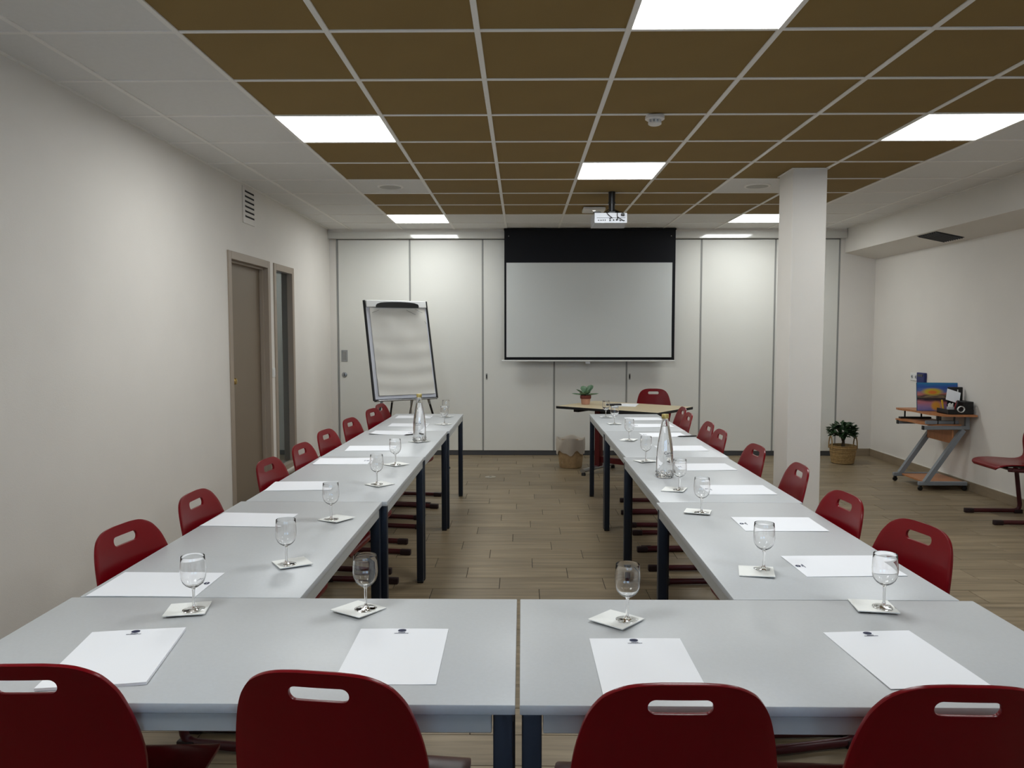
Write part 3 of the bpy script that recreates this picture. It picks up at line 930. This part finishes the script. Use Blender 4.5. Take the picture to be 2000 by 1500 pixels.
# black slivers at two sheet corners, built in the shape of a pen
def pen(x, y, deg, label):
    t = thing('pen', label, 'pen', (x, y, TZ + .005), R(deg), 'black pen-shaped slivers beside the sheets')
    k = MB().lathe([(0, -.070), (.0012, -.068), (.0035, -.055), (.0042, -.05), (.0042, .05), (.0035, .068), (0, .070)], 10).xform(Matrix.Rotation(R(90), 4, 'Y'))
    k.build('barrel', 'plastic_black', t, smooth=40)
    MB().bar((.022, 0, .005), (.064, 0, .0055), .003, .0015).build('clip', 'metal_silver', t)
pen(-.760, 5.405, 38, 'black pen-shaped sliver at the corner of a sheet, beside the left bottle')
pen(1.135, 5.325, 8, 'black pen-shaped sliver at the corner of a sheet, behind the right bottle')

# napkins
def napkin_mesh(seed):
    rr = random.Random(seed); m = MB(); n = 8; s = .1; tops = []
    c = [rr.uniform(0, .006) for _ in range(4)]
    for j in range(n + 1):
        for i in range(n + 1):
            u, v = i / n, j / n
            z = .0022 + (c[0] * (1 - u) * (1 - v) + c[1] * u * (1 - v) + c[2] * u * v + c[3] * (1 - u) * v) * (2 * max(abs(u - .5), abs(v - .5))) ** 4
            tops.append(((u - .5) * s, (v - .5) * s, z))
    N = len(tops); vs = tops + [(x, y, max(0, z - .0022)) for x, y, z in tops]; fs = []
    for j in range(n):
        for i in range(n):
            a = j * (n + 1) + i
            fs += [(a, a + 1, a + n + 2, a + n + 1), (N + a, N + a + n + 1, N + a + n + 2, N + a + 1)]
    for j in range(n):
        for k in (0, n):
            a = j * (n + 1) + k; fs.append((a, a + n + 1, N + a + n + 1, N + a))
            b_ = k * (n + 1) + j; fs.append((b_, b_ + 1, N + b_ + 1, N + b_))
    return m.add(vs, fs).mesh('paper_napkin', 50)
NAPM = [napkin_mesh(s) for s in range(4)]
GN = 'paper napkins under glasses and bottle'
def napkin(x, y, deg, label, s=1.0):
    o = obj('paper_napkin', NAPM[int(abs(x * y * 1000)) % 4], 'napkin', None, label, 'napkin', GN, loc=(x, y, TZ + .0003), rz=R(deg))
    o.scale = (s, s, 1)

# wine glasses
def glass_meshes():
    bowl_o = [(.0042, .0545), (.0060, .0575), (.012, .0605), (.020, .066), (.0265, .074), (.0305, .085), (.0318, .097), (.0312, .112), (.0299, .127), (.0291, .1395), (.0288, .1402)]
    bowl_i = [(.0284, .1402), (.0282, .1395), (.0290, .127), (.0303, .112), (.0309, .097), (.0296, .0853), (.0256, .0750), (.0190, .0674), (.0110, .0624), (.0050, .0606), (0.0, .0602)]
    bowl = MB().lathe(bowl_o + bowl_i, 40, cap=False).mesh('bowl', 60)
    stem = MB().lathe([(.0080, .0046), (.0050, .0085), (.0038, .015), (.0034, .024), (.0033, .040), (.0036, .050), (.0042, .0545)], 40, cap=False).mesh('stem', 60)
    foot = MB().lathe([(0, .0004), (.0275, .0004), (.0285, .0012), (.0275, .0020), (.018, .0028), (.0080, .0046)], 40, cap=False).mesh('foot', 60)
    return bowl, stem, foot
GM = glass_meshes()
GG = 'small stemmed wine glasses at the places'
def wine_glass(x, y, label, z=.0026):
    t = thing('wine_glass', label, 'wine glass', (x, y, TZ + z), 0, GG)
    # one blown piece: foot, stem and bowl
    for nm, me in zip(('bowl', 'stem', 'foot'), GM):
        obj(nm, me, 'glass', t)
SET = [  # napkin x, y, rot, glass x, y, where
    (-.853, 1.942, 12, -.836, 1.941, 'at the far left place of the front table'),
    (-.416, 1.948, -32, -.399, 1.954, 'on the front table just left of the central joint'),
    (.234, 1.883, -40, .261, 1.884, 'on the front table just right of the central joint'),
    (.909, 1.985, -8, .935, 1.982, 'at the far right place of the front table'),
    (-.704, 2.348, 32, -.718, 2.336, 'on the left table row, nearest the front table'),
    (-.704, 2.922, -32, -.722, 2.913, 'on the left table row, second from the front'),
    (-.664, 3.608, -40, -.677, 3.606, 'on the left table row, third from the front'),
    (-.675, 4.165, -41, -.678, 4.150, 'on the left table row, fourth from the front, before the bottle'),
    (-.606, 6.033, -38, -.601, 6.041, 'on the left table row behind the bottle, nearer of the last two'),
    (-.640, 6.590, -30, -.643, 6.600, 'on the left table row at the very far end'),
    (.696, 2.278, -14, .726, 2.307, 'on the right table row, nearest the front table'),
    (.699, 3.059, -18, .709, 3.040, 'on the right table row, second from the front'),
    (.691, 3.498, -22, .713, 3.492, 'on the right table row, third from the front, beside the bottle'),
    (.684, 4.290, 20, .686, 4.270, 'on the right table row, fourth from the front, behind the bottle'),
    (.711, 5.150, -25, .712, 5.126, 'on the right table row, fifth from the front'),
    (.726, 6.075, 5, .725, 6.057, 'on the right table row, sixth from the front'),
    (.715, 6.560, 0, .712, 6.560, 'on the right table row at the very far end'),
]
for nx_, ny_, nr_, gx_, gy_, wh in SET:
    napkin(nx_, ny_, nr_, 'napkin under glass ' + wh)
    wine_glass(gx_, gy_, 'stemmed glass ' + wh)
napkin(-.668, 5.058, 44, 'white paper napkin under the left bottle', 1.05)

# bottles
def bottle(x, y, rz, label, z):
    t = thing('glass_bottle', label, 'bottle', (x, y, TZ + z), rz, 'clear glass water bottles')
    outer = [(.0, .002), (.028, .0005), (.038, .001), (.0415, .006), (.0425, .016), (.0422, .05), (.0412, .10), (.0395, .135), (.0355, .170), (.0300, .205), (.0240, .240), (.0185, .268),
             (.0158, .285), (.0155, .292), (.0165, .293), (.0165, .299), (.0140, .300)]
    inner = [(.0115, .300), (.0125, .285), (.0155, .267), (.0210, .239), (.0270, .204), (.0326, .169), (.0366, .134), (.0383, .10), (.0393, .05), (.0395, .018), (.0375, .012), (.025, .010), (.0, .014)]
    g = MB().lathe(outer + inner, 40, cap=False).build('bottle_body', 'glass', t, smooth=60)
    for i in range(14):                       # moulded pips around the foot
        a = 2 * math.pi * i / 14
        for zz, da in ((.010, 0), (.024, .22)):
            MB().lathe([(0, -.006), (.004, -.0045), (.006, 0), (.004, .0045), (0, .006)], 8).xform(Matrix.Translation((.0405 * math.cos(a + da), .0405 * math.sin(a + da), zz + .002))).build('moulded_pip', 'glass', g, smooth=60)
    MB().lathe([(0, .0145), (.025, .0103), (.0372, .0123), (.0392, .0185), (.0390, .05), (.0380, .10), (.0363, .134), (.0323, .169), (.0267, .204), (.0207, .239), (.0178, .253), (0, .253)], 40, cap=False).build('water', 'water', t, smooth=60)
    MB().lathe([(.0172, .292), (.0178, .293), (.0178, .309), (.0165, .312), (0, .3125)], 32, cap=True).build('screw_cap', 'cap_gold', t, smooth=40)
    # printed name wrapped round the glass
    cu = bpy.data.curves.new('print', 'FONT'); cu.body = 'Carola'; cu.size = .020; cu.align_x = 'CENTER'; cu.extrude = .0; cu.resolution_u = 3
    to = bpy.data.objects.new('tmp_text', cu); C.objects.link(to)
    dg = bpy.context.evaluated_depsgraph_get(); dg.update()
    me = bpy.data.meshes.new_from_object(to.evaluated_get(dg))
    bpy.data.objects.remove(to, do_unlink=True)
    bm = bmesh.new(); bm.from_mesh(me)
    rr = .0408
    for v in bm.verts:
        a = v.co.x / rr; zz = v.co.y + .118
        rad = .0412 + (.0395 - .0412) * (zz - .10) / .035 + .0006
        v.co = (rad * math.sin(a), -rad * math.cos(a), zz)
    bm.to_mesh(me); bm.free()
    me.materials.clear()
    obj('printed_name', me, 'bottle_print', g)
    bars = MB()
    for k in range(9):
        a = -.42 + k * .105
        bars.add([(.0413 * math.sin(q), -.0413 * math.cos(q), zz) for q, zz in ((a, .110), (a + .07, .110), (a + .07, .1125), (a, .1125))], [(0, 1, 2, 3)])
    bars.build('printed_line', 'bottle_print', g)
bottle(.706, 3.819, R(22), 'clear glass water bottle with gold cap on the right table row', .0005)
bottle(-.667, 5.061, R(-15), 'clear glass water bottle with gold cap on the left table row', .003)

# ================================================================== FLIP CHART
TH = R(32); TI = R(14.5)
t = thing('flip_chart', 'flip chart easel with blank paper pad at the left before the partition', 'flip chart', (-1.17, 7.905, 0), TH)
Mt = Matrix.Translation((0, 0, .765)) @ Matrix.Rotation(-TI, 4, 'X')
W2, HB = .345, 1.04
def fl(mb): return mb.xform(Mt)
fl(MB().bbox(-W2, W2, 0, .014, 0.012, HB - .012, .002)).build('board', 'board_white', t)
for s in (-1, 1):
    fl(MB().tube([(s * W2, .006, .0), (s * W2, .006, HB)], .013, 10)).build('side_rail', 'metal_black', t, smooth=50)
fl(MB().tube([(-W2, .006, .0), (W2, .006, .0)], .011, 10)).build('bottom_rail', 'metal_black', t, smooth=50)
fl(MB().bbox(-W2 + .02, W2 - .02, -.05, .004, -.012, -.004, .002)).build('pen_tray', 'metal_silver', t)
fl(MB().bbox(-W2 + .012, W2 - .012, -.020, .0, HB - .075, HB - .002, .004)).build('header', 'plastic_white', t)
cl = []
for k in range(13):
    u = -1 + 2 * k / 12
    cl.append((u * .225, HB - .047 + .022 * (1 - u * u) ** .5 if abs(u) < 1 else HB - .047))
cl = [(.232, HB - .078), (.232, HB - .060)] + [(p[0], p[1]) for p in cl[::-1]] + [(-.232, HB - .060), (-.232, HB - .078)]
fl(MB().prism(cl, -.048, -.018, axis='y')).build('clamp', 'plastic_black', t)
pd = MB(); nx, nz = 28, 40; vs = []
rr = random.Random(9)
ph = [rr.uniform(0, 6) for _ in range(8)]
for j in range(nz + 1):
    for i in range(nx + 1):
        u, v = i / nx, j / nz
        x = -.298 + .615 * u; z = .045 + (HB - .125) * v
        yy = -.008 - .004 * math.sin(v * 34 + ph[0] + 1.2 * math.sin(u * 3)) * (1 - v) - .004 * math.sin(u * 9 + v * 11 + ph[1]) * v - .002 * math.sin(u * 17 - v * 6 + ph[2])
        yy -= .018 * (1 - v) ** 3
        vs.append((x, yy, z))
fs = [(j * (nx + 1) + i, j * (nx + 1) + i + 1, (j + 1) * (nx + 1) + i + 1, (j + 1) * (nx + 1) + i) for j in range(nz) for i in range(nx)]
N = len(vs)
vs2 = vs + [(x, -.001, z) for x, y, z in vs]
edge = []
for j in range(nz):
    for i in (0, nx):
        a = j * (nx + 1) + i; edge.append((a, a + nx + 1, N + a + nx + 1, N + a))
for i in range(nx):
    for j in (0, nz):
        a = j * (nx + 1) + i; edge.append((a, a + 1, N + a + 1, N + a))
fl(pd.add(vs2, fs + edge)).build('paper_pad', 'chart_paper', t, smooth=50)
for pts in ([(-.28, HB - .135), (-.20, HB - .105)], [(.10, HB - .10), (.20, HB - .15)], [(.20, HB - .09), (.28, HB - .13)], [(.295, HB - .22), (.31, HB - .25)]):
    fl(MB().bar((pts[0][0], -.017, pts[0][1]), (pts[1][0], -.017, pts[1][1]), .0015, .003)).build('pencil_stroke', 'seam_grey', t)
# legs: two splayed in front, two behind
for sx, foot_ in ((-1, (-.50, -.10, .008)), (1, (.50, .05, .008))):
    a = Vector((sx * .25, .03, .78)); b_ = Vector(foot_)
    m_ = a + (b_ - a) * .10
    MB().tube([a, m_], .014, 10).build('leg_sleeve', 'metal_silver', t, smooth=50)
    l = MB().tube([m_, b_], .011, 10).build('leg', 'metal_black', t, smooth=50)
    MB().lathe([(0, -.008), (.016, -.008), (.016, .006), (.010, .014), (0, .014)], 12, (b_.x, b_.y, b_.z)).build('rubber_foot', 'glide_black', l, smooth=40)
for x, top, mt_ in ((-.13, (-.13, .05, .80), 'metal_black'), (.10, (.10, .06, .80), 'metal_silver')):
    b_ = Vector((x, .42 if x > 0 else .30, .008)); a = Vector(top)
    MB().tube([a, a + (b_ - a) * .08], .013, 10).build('leg_sleeve', 'metal_silver', t, smooth=50)
    l = MB().tube([a + (b_ - a) * .08, b_], .010, 10).build('leg', mt_, t, smooth=50)
    MB().lathe([(0, -.008), (.016, -.008), (.016, .006), (.010, .014), (0, .014)], 12, (b_.x, b_.y, b_.z)).build('rubber_foot', 'glide_black', l, smooth=40)

# ================================================================== SPEAKER DESK
DZT = .712
Lc = Vector((.345, 7.78)); Fc = Vector((1.243, 7.10)); Rc = Vector((1.705, 7.69))
ex = (Fc - Lc).normalized(); ey = Vector((-ex.y, ex.x))
DL = (Fc - Lc).length; DW = (Rc - Fc).dot(ey)
ctr = Lc + ex * DL / 2 + ey * DW / 2
rz = math.atan2(ex.y, ex.x)
desk = thing('speaker_desk', 'beech topped desk with black edge standing askew before the partition', 'desk', (ctr.x, ctr.y, 0), rz)
hx, hy = DL / 2, DW / 2
MB().bbox(-hx + .004, hx - .004, -hy + .004, hy - .004, DZT - .024, DZT, .002).build('desk_top', 'desk_beech', desk)
for x0, x1, y0, y1 in ((-hx, hx, -hy, -hy + .005), (-hx, hx, hy - .005, hy), (-hx, -hx + .005, -hy, hy), (hx - .005, hx, -hy, hy)):
    MB().bbox(x0, x1, y0, y1, DZT - .026, DZT - .001, .002).build('edge_band', 'desk_edge', desk)
for s in (-1, 1):
    xx = s * (hx - .20)
    MB().bbox(xx - .03, xx + .03, -hy + .06, hy - .06, DZT - .055, DZT - .026, .003).build('top_beam', 'metal_black', desk)
    MB().bbox(xx - .030, xx + .030, -.04 + .12, .04 + .12, .06, DZT - .05, .006, 2).build('post', 'desk_red', desk, smooth=40)
    ft = MB().tube([(xx, .12 - .31, .050), (xx, .12 + .31, .050)], .030, 12, flat=.020).build('foot', 'metal_silver', desk, smooth=50)
    for yy in (.12 - .29, .12 + .29):
        MB().lathe([(0, 0.0005), (.022, 0.0005), (.022, .022), (.012, .034), (0, .034)], 14, (xx, yy, 0)).build('foot_pad', 'glide_black', ft, smooth=40)
MB().bbox(-hx + .2, hx - .2, .105, .135, .10, .16, .004).build('stretcher', 'desk_red', desk)
MB().bbox(-hx + .22, hx - .22, .10, .125, DZT - .12, DZT - .03, .004).build('modesty_rail', 'metal_black', desk)

def desk_pt(u, v): p = ctr + ex * u + ey * v; return (p.x, p.y)
# potted succulent on the desk
px, py = .655, 7.95
t = thing('potted_succulent', 'small succulent in a terracotta pot on the speaker desk', 'potted plant', (px, py, DZT + .001))
MB().lathe([(0, .0), (.042, 0), (.050, .062), (.050, .064), (0, .064)], 24).build('pot', 'terracotta', t, smooth=40)
MB().lathe([(.050, .058), (.056, .060), (.057, .092), (.050, .092), (.048, .080), (0, .080)], 24, cap=False).build('pot_rim', 'terracotta_dark', t, smooth=40)
MB().lathe([(0, .082), (.048, .081)], 20, cap=False).build('soil', 'soil', t)
def leaf_pad(L, Wd, th):
    m = MB(); n = 10; vs = []; fs = []
    ring = []
    for k in range(n):
        a = 2 * math.pi * k / n
        ring.append((L / 2 + L / 2 * math.cos(a), Wd / 2 * math.sin(a) * (1 + .25 * math.cos(a))))
    vs = [(x, y, th * .2) for x, y in ring] + [(L * .5 + (x - L * .5) * .6, y * .6, th) for x, y in ring] + [(L * .5, 0, th * 1.15)] + [(L * .5 + (x - L * .5) * .6, y * .6, -th * .5) for x, y in ring] + [(L * .5, 0, -th * .6)]
    for k in range(n):
        k2 = (k + 1) % n
        fs += [(k, k2, n + k2, n + k), (n + k, n + k2, 2 * n), (k2, k, 2 * n + 1 + k, 2 * n + 1 + k2), (2 * n + 1 + k2, 2 * n + 1 + k, 3 * n + 1)]
    return m.add(vs, fs)
for az, el, L, Wd, hz in ((185, 6, .135, .060, .095), (200, 28, .105, .075, .10), (120, 62, .085, .085, .10), (45, 45, .120, .090, .10), (-8, 8, .125, .070, .092), (-40, 14, .090, .065, .09),
                          (235, 22, .085, .070, .09), (285, 38, .075, .070, .09), (15, 60, .090, .080, .105)):
    leaf_pad(L, Wd, .008).xform(Matrix.Translation((0, 0, hz)) @ Matrix.Rotation(R(az), 4, 'Z') @ Matrix.Rotation(-R(el), 4, 'Y') @ Matrix.Translation((.012, 0, 0))).build('leaf', 'succulent', t, smooth=60)
MB().tube([(0, 0, .08), (.002, .002, .115)], .008, 8).build('stem', 'stem_brown', t)
# papers and remote on the desk
obj('paper_sheet', sheet_mesh(.004, 0, 77), 'paper', None, 'small stack of white sheets on the speaker desk', 'paper', None, loc=(1.06, 7.85, DZT + .0005), rz=R(-15))
t = thing('remote_control', 'black remote control lying on the speaker desk', 'remote', (.925, 7.79, DZT + .001), R(8))
MB().bbox(-.075, .075, -.022, .022, 0, .020, .006, 2).build('case', 'plastic_black', t, smooth=40)
for i in range(5):
    MB().bbox(-.06 + i * .024, -.046 + i * .024, -.008, .008, .020, .0225, .002).build('button', 'plastic_grey', t)

# waste bin
t = thing('waste_bin', 'woven kraft waste bin with a translucent liner beside the speaker desk', 'waste bin', (.53, 8.33, 0))
MB().lathe([(0, .001), (.115, .001), (.122, .01), (.135, .15), (.143, .285), (.139, .285), (.131, .15), (.117, .012), (0, .012)], 32, cap=False).build('basket', 'bin_kraft', t, smooth=40)
ln = MB(); n = 48; vs = []; fs = []
rr = random.Random(4)
prof = [(.152, .165), (.156, .20), (.157, .25), (.155, .295), (.150, .318), (.143, .312), (.135, .26), (.120, .06)]
wob = [[rr.uniform(-1, 1) for _ in range(n)] for _ in prof]
for i, (r_, z_) in enumerate(prof):
    for k in range(n):
        a = 2 * math.pi * k / n
        s = (wob[i][k] + wob[i][k - 1]) / 2
        hem = .020 * math.sin(a * 5 + 1) + .012 * math.sin(a * 9) if i == 0 else (.012 * math.sin(a * 4 + 2) if i in (3, 4, 5) else 0)
        q = r_ + .004 * s + .004 * math.sin(a * 7)
        vs.append((q * math.cos(a), q * math.sin(a), z_ + hem))
for i in range(len(prof) - 1):
    for k in range(n):
        fs.append((i * n + k, i * n + (k + 1) % n, (i + 1) * n + (k + 1) % n, (i + 1) * n + k))
ln.add(vs, fs).build('bin_liner', 'liner_plastic', t, smooth=70)

# ================================================================== RIGHT SIDE
# plant in a wicker basket
t = thing('basket_plant', 'leafy green plant in a wicker basket with handles by the niche wall', 'potted plant', (3.56, 8.62, 0))
MB().lathe([(0, .001), (.105, .001), (.118, .012), (.132, .10), (.140, .195), (.143, .20), (.137, .203), (.130, .19), (.122, .10), (.10, .02), (0, .02)], 32, cap=False).build('basket', 'wicker', t, smooth=40)
for i in range(9):
    z = .014 + i * .0205
    r_ = .112 + .030 * (z / .2)
    MB().tube([(r_ * math.cos(2 * math.pi * k / 28), r_ * math.sin(2 * math.pi * k / 28), z) for k in range(28)], .006 if i % 2 else .0075, 6, closed=True).build('woven_strand', 'wicker', t, smooth=60)
for s in (-1, 1):
    pts = [(s * .137 + 0 * k, .05 * math.cos(math.pi * k / 12), .165 + .135 * math.sin(math.pi * k / 12)) for k in range(13)]
    MB().tube(pts, .009, 8, flat=.006).build('handle', 'wicker', t, smooth=60)
MB().lathe([(0, .175), (.126, .17)], 24, cap=False).build('soil', 'soil', t)
MB().tube([(0, 0, .17), (.004, .0, .24), (-.002, .004, .31)], [.022, .016, .010], 8).build('stem', 'stem_brown', t, smooth=60)
rr = random.Random(21)
for i in range(12):
    a = rr.uniform(0, 6.28); rad = rr.uniform(.05, .11); z = rr.uniform(.29, .40)
    br = MB().tube([(0, 0, .22), (rad * .45 * math.cos(a), rad * .45 * math.sin(a), .22 + (z - .22) * .6), (rad * math.cos(a), rad * math.sin(a), z)], .004, 6).build('branch', 'stem_brown', t, smooth=60)
def leafq(L, Wd):
    return MB().add([(0, 0, 0), (L * .35, -Wd / 2, .004), (L * .75, -Wd * .35, .002), (L, 0, -.006), (L * .75, Wd * .35, .002), (L * .35, Wd / 2, .004), (L * .45, 0, -.003)],
                    [(0, 1, 6), (1, 2, 6), (2, 3, 6), (3, 4, 6), (4, 5, 6), (5, 0, 6)])
LFM = leafq(.066, .034).mesh('leaf', 60)
for i in range(270):
    a = rr.uniform(0, 6.28); u = rr.uniform(-.55, 1); rad = math.sqrt(max(0, 1 - u * u)) * .130 * rr.uniform(.5, 1.0)
    z = .350 + .098 * u * rr.uniform(.7, 1)
    o = obj('leaf', LFM, 'leaf_green', t, loc=(rad * math.cos(a), rad * math.sin(a), z))
    o.rotation_euler = (rr.uniform(-.5, .5), rr.uniform(-.9, .7), a + rr.uniform(-.8, .8))

# computer trolley
YN, YFa = 7.10, 7.58
t = thing('computer_trolley', 'grey and wood rolling computer trolley against the right wall', 'trolley', (3.83, 7.34, 0))
topz = .705
wave = [(3.700, 7.72), (3.690, 7.66), (3.705, 7.58), (3.735, 7.50), (3.745, 7.40), (3.735, 7.28), (3.745, 7.18), (3.78, 7.08), (3.82, 7.02)]
poly = [(4.085, 7.72)] + wave + [(4.085, 7.00)]
MB().prism(poly, topz - .018, topz).build('desk_top', 'trolley_wood', t, world=True)
sh = [(4.00, 7.64)] + [(x - .04, 7.64 - (7.72 - y) * .74) for x, y in wave] + [(4.00, 7.10)]
MB().prism(sh, .592, .608).build('keyboard_shelf', 'trolley_wood', t, world=True)
MB().bbox(3.69, 3.99, 7.60, 7.645, .608, .625, .003).build('shelf_rail', 'plastic_black', t, world=True)
MB().bbox(3.69, 3.99, 7.125, 7.145, .608, .640, .003).build('shelf_rail', 'trolley_grey', t, world=True)
for x, y in ((3.74, 7.62), (3.90, 7.62), (3.80, 7.13), (3.95, 7.13)):
    MB().bbox(x - .006, x + .006, y - .006, y + .006, .605, topz - .016, .001).build('support_post', 'plastic_black', t, world=True)
for y in (YN, YFa):
    fr = MB().bbox(3.655, 4.07, y - .018, y + .018, .562, .596, .004).build('top_bar', 'trolley_grey', t, world=True)
    MB().bbox(3.648, 3.656, y - .019, y + .019, .560, .598, .002).build('end_cap', 'plastic_black', t, world=True)
    MB().bar((3.690, y, .078), (4.015, y, .560), .042, .040).build('diagonal_post', 'trolley_grey', t, world=True)
    MB().bbox(3.625, 4.065, y - .018, y + .018, .050, .085, .004).build('base_bar', 'trolley_grey', t, world=True)
    MB().bbox(4.030, 4.066, y - .017, y + .017, .585, topz - .018, .002).build('rear_post', 'trolley_grey', t, world=True)
    for x in (3.645, 4.045):
        cst = MB().lathe([(0, -.009), (.020, -.009), (.022, -.006), (.022, .006), (.020, .009), (0, .009)], 18).xform(Matrix.Translation((x, y, .0228)) @ Matrix.Rotation(R(90), 4, 'X'))
        w_ = cst.build('caster', 'plastic_black', t, smooth=40, world=True)
        MB().bbox(x - .012, x + .012, y - .013, y + .013, .034, .051, .003).build('caster_fork', 'plastic_black', t, world=True)
MB().bbox(3.70, 4.06, YN + .02, YFa - .02, .062, .078, .002).build('bottom_shelf', 'trolley_wood', t, world=True)
MB().bbox(3.93, 3.945, YN + .02, YFa - .02, .43, .555, .002).build('back_panel', 'trolley_wood', t, world=True)
MB().bbox(3.86, 3.90, 7.16, 7.25, .609, .630, .004).build('mouse_pad_tray', 'plastic_grey', t, world=True)

# painting
t = thing('sunset_canvas', 'small canvas painting of a sunset over water leaning on the trolley', 'painting', (3.918, 7.36, topz + .001), R(-8))
Mp = Matrix.Rotation(-R(8), 4, 'X')
cv = MB().bbox(-.180, .180, -.001, .018, 0, .268, .0015).xform(Mp)
cv.build('stretcher_frame', 'canvas_edge', t)
MB().box(-.179, .179, -.0035, -.0012, .001, .267).xform(Mp).build('painted_canvas', 'sunset_painting', t)

# desk organiser
t = thing('desk_organiser', 'black desk organiser holding pens, paper and small things on the trolley', 'organiser', (3.96, 7.15, topz + .001))
MB().bbox(3.845, 4.075, 7.045, 7.055, topz + .001, topz + .045, .002).build('front_wall', 'plastic_black', t, world=True)
MB().bbox(3.845, 4.075, 7.055, 7.24, topz + .001, topz + .010, .002).build('tray', 'plastic_black', t, world=True)
MB().bbox(3.845, 3.853, 7.05, 7.24, topz + .001, topz + .045, .002).build('side_wall', 'plastic_black', t, world=True)
MB().bbox(3.985, 4.075, 7.05, 7.24, topz + .008, topz + .115, .004).build('drawer_block', 'plastic_black', t, world=True)
MB().bbox(3.945, 4.085, 7.245, 7.262, topz + .001, topz + .235, .008, 2).build('back_panel', 'plastic_black', t, world=True, smooth=40)
MB().bbox(4.030, 4.040, 7.243, 7.246, topz + .19, topz + .212, .001).build('white_mark', 'plastic_white', t, world=True)
# things in it
n_ = MB().box(-.065, .065, -.0008, .0008, -.055, .055).xform(Matrix.Rotation(R(18), 4, 'Y') @ Matrix.Rotation(R(-20), 4, 'X'))
obj('note_card', n_.mesh('note_card'), 'paper', None, 'white card leaning in the black desk organiser', 'card', None, loc=(3.965, 7.19, topz + .155))
jar = thing('pot_of_chalk', 'grey pot of white chalk sticks in the desk organiser', 'pot', (3.895, 7.10, topz + .011))
MB().lathe([(0, 0), (.030, 0), (.031, .055), (.028, .055), (.027, .004), (0, .004)], 18, cap=False).build('pot', 'plastic_grey', jar, smooth=40)
for i in range(9):
    a = i * .7; r_ = .016 if i else 0
    MB().lathe([(0, .005), (.006, .005), (.006, .072 + .008 * (i % 3)), (0, .073 + .008 * (i % 3))], 8, (r_ * math.cos(a), r_ * math.sin(a), 0)).build('chalk_stick', 'cable_white', jar)
for (x, y, m_, lb, nm, tilt) in ((3.935, 7.13, 'red_plastic', 'red marker pen standing in the desk organiser', 'marker_pen', 20), (3.950, 7.11, 'metal_black', 'black marker pen standing in the desk organiser', 'marker_pen', 8),
                                 (3.872, 7.17, 'yellow_plastic', 'yellow marker pen standing in the desk organiser', 'marker_pen', -10)):
    q = thing(nm, lb, 'pen', (x, y, topz + .011), 0, 'marker pens in the organiser')
    Mr = Matrix.Rotation(R(tilt), 4, 'Y')
    MB().lathe([(0, .0), (.008, .003), (.008, .075), (0, .077)], 10).xform(Mr).build('barrel', m_, q, smooth=40)
    MB().lathe([(.0088, .072), (.0088, .108), (.006, .114), (0, .115)], 10).xform(Mr).build('cap', m_, q, smooth=40)
pts = []
for i in range(70):
    a = i * .55
    pts.append((3.955 + .030 * math.cos(a), 7.040 - .006 * math.sin(i * .9) - .0001 * i, topz + .048 + .027 * math.sin(a)))
cc = MB().tube(pts, .003, 6)
og = center_mesh(cc)
obj('coiled_cable', cc.mesh('coiled_cable', 60), 'cable_white', None, 'white coiled cable hanging on the front of the desk organiser', 'cable', None, loc=og)
